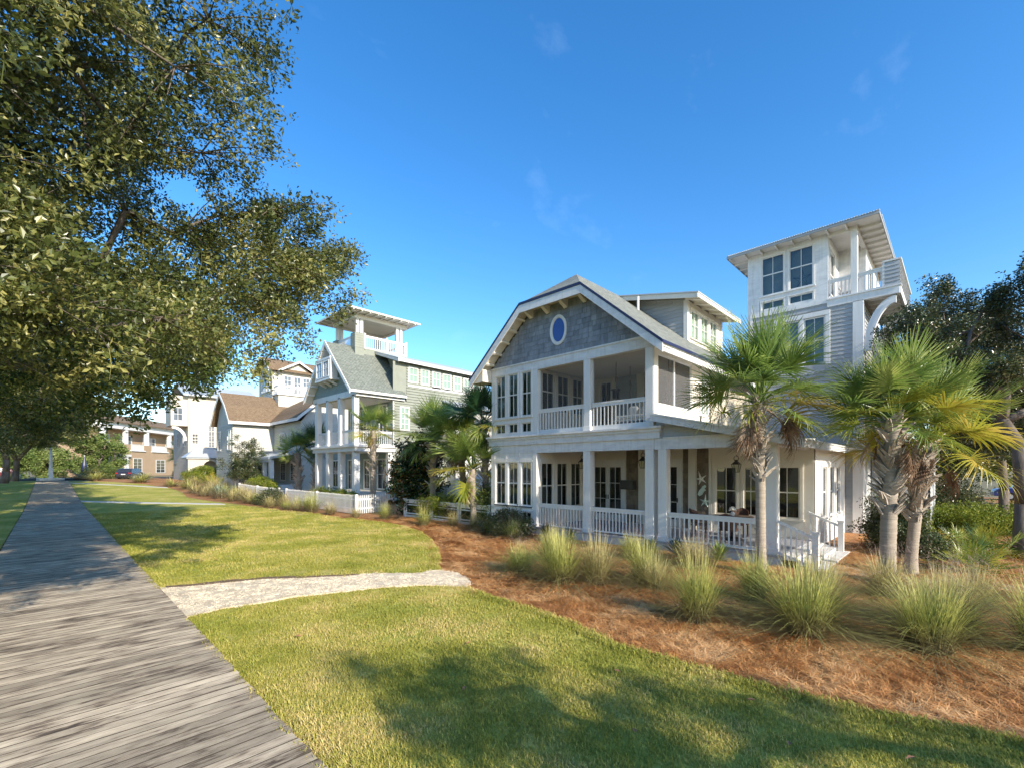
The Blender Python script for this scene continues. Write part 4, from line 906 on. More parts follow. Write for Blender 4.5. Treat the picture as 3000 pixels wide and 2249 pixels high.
# bracketed bay window in the gable
mb = MB(); B.box(mb, 31.55, 34.0, 8.95, 10.35, -.1, .62); mb.build('bay', greensid, HB)
mb = MB(); Bb = FX(13.88); Bb.box(mb, 31.5, 34.05, 8.85, 9.0, -.75, .06); Bb.box(mb, 31.5, 34.05, 10.3, 10.45, -.75, .06); Bb.box(mb, 31.5, 31.62, 9, 10.3, -.5, .03); Bb.box(mb, 33.93, 34.05, 9, 10.3, -.5, .03); mb.build('bay_trim', white, HB)
applied(Bb, HB, (31.8, 32.6, 9.15, 10.15), back=skyglass); applied(Bb, HB, (32.95, 33.75, 9.15, 10.15), back=skyglass)
for y_ in (31.9, 32.75, 33.6): MB().beam((14.5, y_, 8.55), (13.95, y_, 8.8), .12, .14).build('bracket', white, HB)
# dormer
mb = MB(); mb.prism([(17.55, 28.65, 10.5), (26.5, 28.65, 10.4), (26.5, 32.3, 11.6), (17.55, 32.3, 11.62)], (0, 0, -.07)); mb.build('dormer_roof', greyroof, HB)
mb = MB(); mb.beam((17.55, 28.68, 10.36), (26.5, 28.68, 10.26), .05, .2); mb.prism([(17.58, 28.7, 10.42), (17.58, 32.0, 11.5), (17.58, 32.0, 11.3), (17.58, 28.7, 10.22)], (.05, 0, 0)); mb.build('dormer_fascia', white, HB)
mb = MB(); mb.prism([(18.45, 29.15, 7.9), (18.45, 29.15, 10.45), (18.45, 32.0, 11.4)], (.1, 0, 0)); laps(mb, FX(18.45), 29.15, 31.0, 8.6, 10.5, e=.2, lim=lambda z: (29.15, min(31.9, 28.75+z-7.85))); mb.build('dormer_cheek', greensid, HB)
# side bay with small grey roof
mb = MB(); mb.box(22.2, 26.2, 28.0, 29.1, 0, 7.3); mb.build('side_bay', whitesid, HB)
mb = MB(); laps(mb, FY(28.0), 22.2, 26.2, .2, 7.3, e=.2, d=.002); mb.build('clapboards', whitesid, HB, kind='stuff')
applied(FY(27.98), HB, (22.8, 23.5, 4.8, 6.6), back=skyglass); applied(FY(27.98), HB, (24.2, 25.0, 4.8, 6.6), back=skyglass)
mb = MB(); mb.prism([(21.7, 27.4, 7.35), (26.6, 27.4, 7.35), (26.6, 29.1, 7.95), (21.7, 29.1, 7.95)], (0, 0, -.1)); mb.build('side_roof', greyroof, HB)
_before = set(bpy.data.objects)
for x_, y_ in ((15.6, 31.0), (19.3, 31.0), (15.6, 34.3), (19.3, 34.3)):
    for dx in (0, .32): MB().box(x_+dx*(1 if x_ < 16 else -1), x_+dx*(1 if x_ < 16 else -1)+.22, y_, y_+.22, 11.0, 13.65).build('lookout_post', white, HB)
mb = MB(); mb.box(15.4, 16.1, 30.8, 31.5, 10.2, 12.3); mb.box(15.4, 16.1, 33.9, 34.6, 10.2, 12.3); mb.box(16.1, 19.9, 30.95, 34.5, 10.6, 11.25); laps(mb, FX(15.4), 30.8, 31.5, 11.2, 12.3, e=.18); laps(mb, FY(30.8), 15.4, 16.1, 11.2, 12.3, e=.18); mb.build('lookout_pier', greensid, HB)
railing(FY(30.95), HB, 16.25, 19.75, 11.25, 12.25, .16, d=.05); railing(FX(15.5), HB, 31.6, 33.9, 11.25, 12.2, .16, d=.0); railing(FX(19.85), HB, 31.0, 34.3, 11.25, 12.25, .16, d=.05, ind=False); railing(FY(34.5), HB, 15.8, 19.5, 11.25, 12.25, .16, d=.05, ind=False)
for x_ in (16.15, 18.0, 19.75): cube('newel', white, HB, x_, x_+.14, 30.86, 31.0, 11.2, 12.38)
mb = MB(); mb.box(15.4, 19.9, 30.9, 31.15, 13.4, 13.75); mb.box(15.4, 19.9, 34.2, 34.5, 13.4, 13.75); mb.box(15.4, 15.7, 31.15, 34.2, 13.4, 13.75); mb.box(19.6, 19.9, 31.15, 34.2, 13.4, 13.75); mb.box(15.7, 19.6, 31.15, 34.2, 13.5, 13.56); mb.build('lookout_beam', white2, HB)
mb = MB(); P = [(14.55, 30.0, 13.88), (20.6, 30.0, 13.88), (20.6, 35.9, 13.88), (14.55, 35.9, 13.88)]; ap = (17.6, 32.9, 14.75)
for i in range(4): mb.quad(P[i], P[(i+1) % 4], ap)
mb.build('lookout_roof', metalroof, HB)
mb = MB(); mb.box(14.6, 20.55, 30.05, 35.85, 13.78, 13.82); mb.box(14.55, 20.6, 30.0, 30.05, 13.76, 13.87); mb.box(14.55, 14.6, 30.05, 35.9, 13.76, 13.87); mb.build('lookout_soffit', white2, HB)
for i in range(9): x_ = 14.9+i*.65; cube('rafter_tail', white, HB, x_, x_+.08, 30.06, 30.88, 13.68, 13.775)
for i in range(9): y_ = 30.4+i*.62; cube('rafter_tail', white, HB, 14.62, 15.38, y_, y_+.08, 13.68, 13.775)
for o in set(bpy.data.objects)-_before:
    if o.parent == HB: o.location += Vector((.5, 1.1, .35))
# ================================================================== HOUSE C : white house with brown roof and small tower
HC = thing('white_house', 'white clapboard house with brown shingle roofs and a balconied tower, beyond the green house', 'house', (14, 48.4, .2))
def body(parent, x0, x1, y0, y1, z0, z1, m, e=.2, name='wall', holes=()):
    mb = MB(); mb.box(x0+.03, x1, y0+.03, y1, z0, z1); o = mb.build(name, m, parent)
    mb = MB(); laps(mb, FX(x0+.03), y0+.03, y1, z0, z1, e=e, th=.05); laps(mb, FY(y0+.03), x0+.03, x1, z0, z1, e=e, th=.05); mb.build('clapboards', m, parent, kind='stuff'); return o
body(HC, 14.1, 24, 56.7, 63.5, .3, 7.5, whitesid); body(HC, 18.3, 26, 48.6, 56.7, .3, 7.5, whitesid)
mb = MB(); yy = (56.1, 57.9, 60.1, 62.3, 64.1); zz = (7.7, 9.6, 11.2, 9.6, 7.7)
for i in range(4): mb.prism([(13.6, yy[i], zz[i]), (13.6, yy[i+1], zz[i+1]), (24, yy[i+1], zz[i+1]), (24, yy[i], zz[i])], (0, 0, -.15))
xx = (17.7, 19.6, 22.2, 25); zx = (7.8, 9.5, 11.0, 8.6)
for i in range(3): mb.prism([(xx[i], 48.0, zx[i]), (xx[i+1], 48.0, zx[i+1]), (xx[i+1], 59, zx[i+1]), (xx[i], 59, zx[i])], (0, 0, -.15))
mb.build('roof', roofC, HC)
mb = MB(); mb.beam((13.6, 56.1, 7.55), (18, 56.1, 7.55), .08, .3); mb.beam((17.7, 48.0, 7.6), (17.7, 56.1, 7.6), .08, .3)
for i in range(4): mb.prism([(13.55, yy[i], zz[i]), (13.55, yy[i+1], zz[i+1]), (13.55, yy[i+1], zz[i+1]-.35), (13.55, yy[i], zz[i]-.35)], (.06, 0, 0))
for i in range(3): mb.prism([(xx[i], 47.95, zx[i]), (xx[i+1], 47.95, zx[i+1]), (xx[i+1], 47.95, zx[i+1]-.35), (xx[i], 47.95, zx[i]-.35)], (0, .06, 0))
mb.build('rake_board', white, HC)
mb = MB(); mb.prism([(14.13, 56.8, 7.5), (14.13, 63.4, 7.5), (14.13, 62.3, 9.3), (14.13, 60.1, 10.9), (14.13, 57.9, 9.3)], (.1, 0, 0)); mb.prism([(18.4, 48.63, 7.5), (25.5, 48.63, 7.5), (22.2, 48.63, 10.7), (19.6, 48.63, 9.2)], (0, .1, 0)); mb.build('gable_wall', whitesid, HC)
applied(FX(14.1), HC, (57.4, 58.6, 4.7, 6.8), back=skyglass); applied(FX(14.1), HC, (61.5, 62.7, 4.7, 6.8), back=skyglass)
applied(FX(18.3), HC, (53.2, 54.6, 5.0, 6.4), back=skyglass, rows=3); applied(FX(18.3), HC, (50.2, 51.4, 5.0, 6.4), back=skyglass, rows=3)
applied(FX(18.3), HC, (50.0, 51.4, 1.3, 3.1), back=darkglass); applied(FX(18.3), HC, (53.0, 54.4, 1.3, 3.1), back=darkglass)
# tower C
body(HC, 19.2, 25, 60.0, 65, 7, 14.5, whitesid, name='tower_wall'); body(HC, 19.4, 25, 58.5, 60, 7, 11.5, whitesid, name='tower_wall')
mb = MB(); mb.box(19.2, 25.2, 58.3, 60, 11.45, 11.6); mb.build('balcony_floor', white, HC)
railing(FY(58.5), HC, 19.5, 24.5, 11.6, 12.6, .2, d=.1, ind=False); railing(FX(19.4), HC, 58.6, 60, 11.6, 12.6, .2, d=.05, ind=False)
for x_ in (19.4, 21.5, 24.5): cube('newel', white, HC, x_, x_+.16, 58.3, 58.46, 11.6, 12.8)
for a, b in ((20.6, 21.35), (22.85, 23.6)): applied(FY(59.98), HC, (a, b, 12.5, 14.0), rows=3, back=skyglass)
applied(FY(59.98), HC, (21.75, 22.5, 11.8, 14.0), rows=3, back=skyglass, name='door')
applied(FX(19.18), HC, (60.9, 62.0, 12.2, 14.2), back=skyglass, rows=3); applied(FX(19.18), HC, (62.6, 63.7, 12.2, 14.2), back=skyglass, rows=3)
mb = MB(); yv = (59.4, 61.0, 62.5, 64.0, 65.6); zv = (14.6, 15.9, 16.5, 15.9, 14.6)
for i in range(4): mb.prism([(18.6, yv[i], zv[i]), (18.6, yv[i+1], zv[i+1]), (25.8, yv[i+1], zv[i+1]), (25.8, yv[i], zv[i])], (0, 0, -.12))
for s in (-1, 1): mb.prism([(22.1, 59.2, 15.95), (22.1+s*2.4, 59.2, 14.55), (22.1+s*2.4, 61.5, 14.55), (22.1, 61.5, 15.95)], (0, 0, -.1))
mb.build('tower_roof', roofC, HC)
mb = MB()
for s in (-1, 1): mb.prism([(22.1, 59.15, 15.98), (22.1+s*2.45, 59.15, 14.55), (22.1+s*2.45, 59.15, 14.3), (22.1, 59.15, 15.7)], (0, .06, 0))
for i in range(4): mb.prism([(18.55, yv[i], zv[i]), (18.55, yv[i+1], zv[i+1]), (18.55, yv[i+1], zv[i+1]-.3), (18.55, yv[i], zv[i]-.3)], (.06, 0, 0))
mb.build('rake_board', white, HC)
mb = MB(); mb.prism([(20.2, 59.7, 14.5), (24.0, 59.7, 14.5), (22.1, 59.7, 15.75)], (0, .3, 0)); mb.prism([(19.25, 60.2, 14.4), (19.25, 64.8, 14.4), (19.25, 64.0, 15.7), (19.25, 62.5, 16.3), (19.25, 61, 15.7)], (.1, 0, 0)); mb.build('gable_wall', whitesid, HC)
# porch C
mb = MB(); mb.prism([(15.2, 48.6, 3.7), (15.2, 57, 3.7), (18.4, 57, 4.5), (18.4, 48.6, 4.5)], (0, 0, -.25)); mb.build('porch_roof', greyroof, HC)
mb = MB(); mb.box(15.3, 18.3, 48.7, 57, .2, .9); mb.box(15.3, 15.5, 48.7, 57, 3.2, 3.5); mb.build('porch_base', white, HC)
for y_ in (48.9, 50.9, 53.5, 56.2): column(FX(15.4), HC, y_, y_+.4, .9, 3.4)
for a, b in ((49.3, 50.9), (51.3, 53.5), (53.9, 56.2)): railing(FX(15.4), HC, a, b, .9, 1.8, .2, ind=False)
# ================================================================== HOUSE E : cream house behind the oaks
HE = thing('cream_house', 'tall cream clapboard house with grey hipped porch roof, half hidden behind oak leaves', 'house', (12.8, 72, .8))
body(HE, 12.8, 21, 72, 82, .8, 12.2, creamsid)
mb = MB(); mb.prism([(12.2, 71.4, 12.2), (21.5, 71.4, 12.2), (21.5, 77, 14.2), (12.2, 77, 14.2)], (0, 0, -.2)); mb.prism([(12.2, 82.6, 12.2), (21.5, 82.6, 12.2), (21.5, 77, 14.2), (12.2, 77, 14.2)], (0, 0, -.2)); mb.build('roof', greyroof, HE)
applied(FY(72), HE, (13.25, 13.85, 5.85, 7.1), rows=3); applied(FY(72), HE, (15.1, 15.7, 5.4, 8.3), rows=4, back=skyglass); applied(FY(72), HE, (17.4, 18.2, 5.4, 7.3), rows=3, back=skyglass)
applied(FX(12.8), HE, (74, 75, 5.6, 7.4), rows=3, back=skyglass); applied(FX(12.8), HE, (78, 79, 5.6, 7.4), rows=3, back=skyglass)
mb = MB(); P = [(12.0, 69.0, 3.95), (17, 69.0, 3.95), (17, 72, 4.0), (12.0, 72, 4.0)]; mb.quad(P[0], P[1], (15.6, 72, 5.3), (13.6, 72, 5.3)); mb.quad(P[3], P[0], (13.6, 72, 5.3)); mb.quad(P[1], P[2], (15.6, 72, 5.3)); mb.box(12.1, 16.9, 69.1, 72, 3.8, 3.94); mb.build('porch_roof', greyroof, HE)
mb = MB(); F = FY(69.3); n = 10; cx_ = 14.7; r_ = .75
F.box(mb, 12.3, cx_-r_, .9, 3.8, -.2, 0); F.box(mb, cx_+r_, 16.8, .9, 3.8, -.2, 0)
for i in range(n):
    t0, t1 = math.pi*i/n, math.pi*(i+1)/n; x0, x1 = cx_+r_*math.cos(t0), cx_+r_*math.cos(t1); mb.prism([F.p(x0, 2.8+r_*math.sin(t0), 0), F.p(x1, 2.8+r_*math.sin(t1), 0), F.p(x1, 3.8, 0), F.p(x0, 3.8, 0)], (0, .2, 0))
mb.build('porch_arch', creamsid, HE)
mb = MB(); n = 8
for i in range(n):
    t0, t1 = math.pi/2*i/n, math.pi/2*(i+1)/n
    q = lambda t, r: (12.75-1.6+r*math.cos(t)+0, 72.5, 6.2+1.8*r/1.5*math.sin(t))
    mb.prism([q(t0, 1.6), q(t1, 1.6), q(t1, 1.3), q(t0, 1.3)], (0, .25, 0))
mb.build('arched_bracket', white, HE)
mb = MB(); mb.box(11.0, 12.85, 72.3, 76, 8.1, 12.0); mb.build('oriel', creamsid, HE); applied(FY(72.3), HE, (11.3, 12.2, 8.8, 10.4), back=skyglass)
# ================================================================== HOUSE D : tan stucco building at the far end
HD = thing('tan_building', 'tan stucco two storey building with white porch columns at the far end of the lawn', 'building', (7.2, 118, .9), math.atan2(.8, .6), local=True)
F = FY(0)   # local: s along the front, faces the lawn
def zl(z): return z-.9
mb = MB(); F.box(mb, 0, 34, 0, zl(6.4), -9, 0); F.box(mb, 0, 34, zl(6.4), zl(12.3), -9, -2.2)
for a, b in ((0, 2.2), (6.3, 8.3), (12.6, 15.2), (21, 24), (28, 34)): F.box(mb, a, b, zl(6.4), zl(7.6), -.5, 0.0)
mb.build('wall', stucco, HD)
mb = MB(); F.box(mb, -.3, 34, zl(10.6), zl(11.6), -2.6, .15); F.box(mb, -.5, 34, zl(11.6), zl(11.9), -9, .5); mb.build('cornice', white, HD)
mb = MB(); mb.prism([(-.8, -.8, zl(11.95)), (34.5, -.8, zl(11.95)), (34.5, 4.5, zl(14)), (-.8, 4.5, zl(14))], (0, 0, -.2)); mb.prism([(-.8, 9.5, zl(11.95)), (34.5, 9.5, zl(11.95)), (34.5, 4.5, zl(14)), (-.8, 4.5, zl(14))], (0, 0, -.2)); mb.build('roof', roofC, HD)
for c in (.3, 6.7, 13.5, 22.0, 29): MB().box(c, c+.75, -.02, .6, zl(7.6), zl(10.6)).build('column', white, HD)
for a, b in ((2.2, 6.3), (8.3, 12.6), (15.2, 21), (24, 28)):
    railing(F, HD, a, b, zl(6.4), zl(7.7), .35, d=0, ind=False, th=.09, capd=.16); MB().box(a-.2, b+.2, -.25, 0, zl(6.2), zl(6.42)).build('balcony_sill', white, HD)
FB = FY(2.18)
for w in ((2.9, 5.2), (8.6, 12.0), (15.9, 20.2), (24.5, 27.3)):
    applied(FB, HD, (w[0], w[1], zl(6.6), zl(9.4)), cols=2, rows=3, back=skyglass, name='window')
FF = FY(-.02)
applied(FF, HD, (2.5, 5.6, zl(1.8), zl(4.1)), cols=4, rows=3, name='door'); applied(FF, HD, (2.5, 5.6, zl(4.3), zl(4.9)), cols=3, rows=1)
mb = MB(); FF.box(mb, 1.0, 1.9, zl(1.2), zl(5), 0, .3); FF.box(mb, 6.2, 7.1, zl(1.2), zl(5), 0, .3); FF.box(mb, .7, 7.6, zl(5.0), zl(5.4), 0, .5); mb.build('door_surround', white, HD)
applied(FF, HD, (9.0, 11.7, zl(1.8), zl(4.6)), rows=4); applied(FF, HD, (16.8, 20.0, zl(1.6), zl(4.4)), cols=2, rows=4); applied(FF, HD, (25, 27.4, zl(1.6), zl(4.4)), cols=2, rows=4)
# ================================================================== vegetation
oakleaf = leafmat('oak_leaf', (.045, .062, .015), (.14, .158, .04), (.36, .335, .11), .36, .33, .5, nscale=1.1)
oakleaf2 = leafmat('bright_leaf', (.05, .085, .015), (.13, .17, .035), (.25, .24, .06), .35, .4, .4, nscale=.9)
darkleaf = leafmat('dark_leaf', (.025, .04, .014), (.065, .09, .028), (.16, .15, .06), .2, .3, .5, nscale=1.3)
magleaf = leafmat('magnolia_leaf', (.015, .035, .012), (.04, .075, .02), (.19, .10, .035), .15, .2, .6, nscale=1.6)
limeleaf = leafmat('lime_leaf', (.10, .15, .015), (.22, .26, .03), (.33, .33, .05), .35, .45, .3, nscale=2)
farleaf = leafmat('far_leaf', (.09, .14, .03), (.18, .24, .06), (.28, .31, .10), .3, .5, .2, nscale=.3)
def twigmesh(kind, seed):
    r_ = random.Random(seed); mb = MB()
    nl, L_, lw, ll = {'oak': (20, .30, .0195, .078), 'bush': (17, .16, .017, .050), 'mag': (10, .25, .05, .13), 'far': (26, .9, .12, .24)}[kind]
    if kind != 'far': mb.tube([(0, 0, 0), (L_*.5, .02, .02), (L_, 0, .03)], [.004, .003, .0015], 3, False)
    for i in range(nl):
        t = r_.uniform(.08, 1.05); p = Vector((L_*t, 0, .02*t)); sp = .13 if kind == 'oak' else .10 if kind != 'far' else .5
        p += Vector((r_.gauss(0, .05), r_.gauss(0, sp*.6), r_.gauss(0, sp*.5)))
        d = Vector((r_.uniform(-.2, 1), r_.gauss(0, .8), r_.gauss(0, .7))).normalized(); up = Vector((r_.gauss(0, .5), r_.gauss(0, .5), 1)).normalized()
        s = d.cross(up).normalized(); l = ll*r_.uniform(.7, 1.2); w = lw*r_.uniform(.8, 1.2); n_ = s.cross(d)
        n = len(mb.v); mb.v += [tuple(p), tuple(p+d*l*.55+s*w+n_*w*.3), tuple(p+d*l), tuple(p+d*l*.55-s*w+n_*w*.3)]
        mb.f += [(n, n+1, n+2), (n, n+2, n+3)]
    return mb
_tw = {}
def tree(name, label, cat, base, top, crown, nclump, ntwig, leaf, twig='oak', trad=.25, seed=1, group=None, clr=.9, tscale=(.8, 1.3), fork=None, bottom=None, limbs=True, extra=(), shell=.55, spread=.42, tilt=0., spray=True):
    r_ = random.Random(seed); rn = np.random.default_rng(seed); cc, cr = Vector(crown[0]), Vector(crown[1])
    root = thing(name, label, cat, base, group=group); base = Vector(base)
    nodes = [base+Vector((0, 0, -.1)), base.lerp(top, .5)+Vector((.06, -.05, 0)), Vector(top)]; par = [-1, 0, 1]
    cl = []
    tries = 0
    while len(cl) < nclump and tries < 5000:
        tries += 1
        v = Vector((r_.gauss(0, 1), r_.gauss(0, 1), r_.gauss(0, 1))).normalized(); k = (shell+(1-shell)*r_.random()**.6) if r_.random() < .8 else r_.uniform(.2, .8)
        k *= min(1., .85+.34*nz2(v.x*1.7+seed, v.y*1.7+v.z*2, 1.2))
        p = Vector((cc.x+v.x*cr.x*k, cc.y+v.y*cr.y*k, cc.z+v.z*cr.z*k))
        if bottom is not None and p.z < bottom+r_.random()*.8+tilt*max(0, p.x-base.x): continue
        if any((p-q).length < clr*.55 for q in cl): continue
        cl.append(p)
    ex = [Vector(e) for e in extra]; cl += ex
    mbt = MB()
    if limbs:
        for p in sorted(cl, key=lambda q: (q-nodes[2]).length):
            best, bi = 1e9, 2
            for i in range(2, len(nodes)):
                q = nodes[i]; d = (p-q).length+.25*(q-nodes[2]).length+(1.5 if q.z > p.z+1 else 0)
                if d < best: best, bi = d, i
            q = nodes[bi]; m1 = q.lerp(p, .5)+Vector((r_.gauss(0, .12), r_.gauss(0, .12), r_.gauss(.05, .12)))
            if (p-q).length > 1.2: nodes.append(m1); par.append(bi); bi = len(nodes)-1
            nodes.append(p); par.append(bi)
        w = [1]*len(nodes)
        for i in range(len(nodes)-1, 0, -1): w[par[i]] += w[i]
        tot = w[0]
        for i in range(1, len(nodes)):
            r0, r1 = [max(.008, trad*(w[j]/tot)**.5) for j in (par[i], i)]
            if i <= 2: r0, r1 = trad*(1.25 if i == 1 else 1.0), trad*(1.0 if i == 1 else .92)
            r0 = min(r0, r1*1.9)
            mbt.tube([nodes[par[i]], nodes[i]], [r0, r1], 9 if r1 > .08 else 5 if r1 > .02 else 4, r1 > .05)
    else: mbt.tube([nodes[0], nodes[1], nodes[2]], [trad*1.2, trad, trad*.8], 8)
    key = (twig, leaf.name)
    P, Rt, S = [], [], []
    per = ntwig//len(cl)
    for p in cl:
        rad = clr*r_.uniform(.75, 1.25); k = max(6, int(per*r_.uniform(.65, 1.35))); ns_ = max(3, min(9, k//12))
        for si in range(ns_ if spray else 0):      # leafy sprays: each a side shoot carrying its own twigs
            d0 = Vector((r_.gauss(0, 1), r_.gauss(0, 1), r_.gauss(0, .65))).normalized()+(p-cc).normalized()*.55; d0.normalize()
            ln = rad*r_.uniform(.55, 1.15); e0 = p+d0*ln+Vector((0, 0, -.08*ln)); sg = ln*.13
            if bottom is not None and e0.z < bottom+tilt*max(0, e0.x-base.x)-.4 and p not in ex: continue
            mbt.tube([p, p.lerp(e0, .5)+Vector((0, 0, .05*ln)), e0], [.014*(trad/.25)**.5, .008, .004], 3, False)
            for _ in range(k//ns_):
                t = r_.random()**.75*1.08; q = p.lerp(e0, t)+Vector((r_.gauss(0, sg), r_.gauss(0, sg), r_.gauss(0, sg*.8)))*(1.25-.7*t); P.append(q)
                Rt.append((r_.uniform(-.9, .9), -math.atan2(d0.z, math.hypot(d0.x, d0.y))+r_.gauss(0, .45), math.atan2(d0.y, d0.x)+r_.gauss(0, .55))); S.append(r_.uniform(*tscale))
        for _ in range(0 if spray else k):
            v = Vector((r_.gauss(0, 1), r_.gauss(0, 1), r_.gauss(0, .75))); v = v*rad*spread*1.25 if True else v
            q = p+v
            if bottom is not None and q.z < bottom-.5 and p not in ex: continue
            P.append(q); o = (q-p)*.9+(p-cc)*.25+Vector((0, 0, -.1)); yaw = math.atan2(o.y, o.x)+r_.gauss(0, .6); pit = -math.atan2(o.z, math.hypot(o.x, o.y))+r_.gauss(0, .5)
            Rt.append((r_.uniform(-.8, .8), pit, yaw)); S.append(r_.uniform(*tscale))
    if key not in _tw:
        src = twigmesh(twig, 3).build('leafy_twig', leaf, root, kind='stuff'); src.location = cl[0]-OFF[root.name]; _tw[key] = src
    mbt.build('trunk', bark, root, smooth=True)
    P = [tuple(q-OFF[root.name]) for q in P]
    me_o = points_obj('crown', P, Rt, S, _tw[key], leaf, None, realize=True); me_o.parent = root
    return root
# near live oak hanging over the boardwalk (trunk left of the frame)
tree('live_oak', 'largest live oak, its near crown filling the upper left and reaching over the boardwalk', 'tree', (-4.6, 9.5, 0), (-4.3, 9.4, 3.2), ((-4.0, 8.6, 7.3), (6.2, 6.2, 4.8)), 260, 30000, oakleaf, trad=.26, seed=21, clr=1.05, bottom=3.6, shell=.5,
     extra=[(2.8, 8.4, 6.3), (3.1, 8.7, 6.5), (3.5, 8.9, 6.7), (2.6, 8.0, 5.9), (1.9, 7.9, 5.3), (2.7, 8.6, 7.1), (1.5, 7.2, 8.6), (1.2, 6.9, 9.6), (3.2, 9.5, 6.1), (2.4, 9.5, 5.7), (1.7, 8.6, 7.6), (2.1, 9.2, 7.0), (1.1, 8.5, 8.2), (1.6, 9.2, 6.6), (.8, 9, 7.6), (1.4, 8.0, 8.9), (1.5, 9.6, 6.6), (.8, 8.8, 6.4), (.2, 6.6, 4.3), (-.6, 6.2, 4.4), (1.0, 7.2, 4.5), (.4, 7.6, 4.3), (-1.2, 7.0, 4.2), (1.5, 8.4, 4.9)], tscale=(.7, 1.15))
oaks = [((-4.4, 21.5), (.3, 20.5, 7.0), (4.3, 4.5, 3.3), 'second live oak along the boardwalk, lighter leaves hanging low over the lawn edge', 31, 4.1, oakleaf2, [(3.0, 17, 6.8), (2.9, 17.6, 5.9), (2.5, 17.6, 5.6), (2.0, 18.2, 5.4), (1.4, 18.5, 5.4), (2.4, 18.2, 7.5), (1.6, 19, 6.5), (.5, 19, 5.4), (1.8, 17.2, 6.0), (3.0, 18.5, 6.3), (1.0, 18.4, 7.2), (2.0, 19.4, 5.7)]),
        ((-4.6, 33.0), (-2.6, 32.0, 6.8), (4.9, 5.0, 4.1), 'third live oak from the camera in the row left of the boardwalk', 32, 3.2, oakleaf),
        ((-4.4, 46.0), (-2.8, 45.5, 6.8), (4.9, 5.5, 4.2), 'fourth live oak in the row left of the boardwalk, in deep shade', 33, 3.2, oakleaf),
        ((-4.0, 60.0), (-2.4, 59.0, 7.0), (5.2, 5.6, 4.0), 'fifth live oak in the row, its low branches over the far boardwalk', 34, 3.3, oakleaf),
        ((-3.35, 73.0), (-2.2, 72.5, 7.0), (5.8, 5.0, 3.8), 'oak with a thick dark trunk at the far left, left of its slimmer neighbour', 35, 3.6, oakleaf),
        ((-2.85, 80.0), (-2.0, 80.0, 7.2), (5.0, 4.5, 3.6), 'oak with a slim brown trunk right of the thick trunk at the far left', 36, 3.8, oakleaf2)]
for (bx, by), c, r_, lab, sd_, bt, lf, *ex_ in oaks:
    g = gz(by); tree('live_oak', lab, 'tree', (bx, by, g), Vector((bx+.2, by-.1, g+2.6)), (Vector(c)+Vector((0, 0, g)), r_), 60, 4200, lf, trad=.30, seed=sd_, clr=1.5, bottom=bt+g, tscale=(1.5, 2.3), tilt=.3, extra=ex_[0] if ex_ else ())
# oak behind and right of the camera whose shadow falls on the near lawn
tree('live_oak', 'live oak behind the viewpoint, seen only by its shadow on the near lawn', 'tree', (3.6, -11.5, 0), Vector((3.5, -11.2, 2.4)), ((3.4, -10.6, 5.0), (1.5, 1.3, 1.1)), 6, 820, oakleaf, trad=.12, seed=44, clr=.62, bottom=2.8, tscale=(.8, 1.3),
     extra=[(2.51, -5.32, 4.6), (2.84, -6.09, 4.6), (2.97, -6.72, 4.6), (2.13, -6.2, 4.6), (2.35, -6.81, 4.6), (3.56, -6.68, 4.6), (2.5, -4.9, 4.6), (2.05, -5.0, 4.6), (3.18, -7.27, 4.6), (4.39, -7.93, 4.6), (4.42, -8.52, 4.6), (4.88, -9.46, 4.6), (3.12, -5.8, 4.6), (3.0, -8.2, 4.7)])
# trees on the right
tree('oak_tree', 'dark oak at the right edge with a rough grey trunk standing in pine straw', 'tree', (19.3, -1.25, 0), Vector((19.1, -1.2, 3.2)), ((21.4, -1.0, 6.3), (3.3, 3.3, 3.1)), 60, 5600, darkleaf, trad=.17, seed=51, clr=.8, bottom=2.9, tscale=(.9, 1.4), extra=[(18.9, 1.1, 7.1), (19.3, .7, 6.3), (18.9, 1.0, 5.4)])
tree('oak_tree', 'slender dark tree behind the right hand oak, its trunk reddish brown', 'tree', (27.5, -1.3, 0), Vector((27.4, -1.2, 3.4)), ((27.5, -.5, 6.2), (3.8, 3.8, 3.4)), 50, 3800, darkleaf, trad=.15, seed=52, clr=1.0, bottom=2.6, tscale=(1.1, 1.7))
tree('oak_tree', 'bushy dark tree far right, closing the view beside the grey annex', 'tree', (36.0, .6, 0), Vector((36.0, .6, 2.2)), ((36, 1.5, 5.2), (5.0, 4.6, 4.4)), 50, 3000, darkleaf, trad=.16, seed=53, clr=1.3, bottom=.9, tscale=(1.3, 2.1))
tree('oak_tree', 'brighter green tree far beyond the right hand oaks', 'tree', (46.0, -6, 0), Vector((46.0, -6, 2.2)), ((46, -5, 5.5), (6.0, 6, 5)), 40, 2200, farleaf, 'far', trad=.2, seed=54, clr=1.6, bottom=.8, tscale=(.5, .8))
# trees closing the far end
far = [(-16, 112, 5.5, 7.5, 'rounded light green tree farthest left behind the oak trunks'), (-7, 118, 5, 6.5, 'light green tree behind the two oak trunks at the far left'), (1.5, 128, 6, 9, 'tall light green tree straight behind the white flagpole'), (-1, 108, 3.4, 5, 'small bright tree left of the white flagpole'), (6.5, 112, 3.8, 7, 'yellow green tree between the flagpole and the tan building'), (12, 158, 8, 12, 'broad tree rising behind the tan building'), (-28, 120, 8, 11, 'big tree at the far end beyond the side road')]
for i, (x, y, r_, h, lab) in enumerate(far):
    tree('distant_tree', lab, 'tree', (x, y, 1), Vector((x, y, 1+h*.3)), ((x, y, 1+h*.58), (r_, r_*.8, h*.45)), 26, 900, farleaf, 'far', trad=.22, seed=70+i, clr=1.7, tscale=(.7, 1.1), limbs=True)
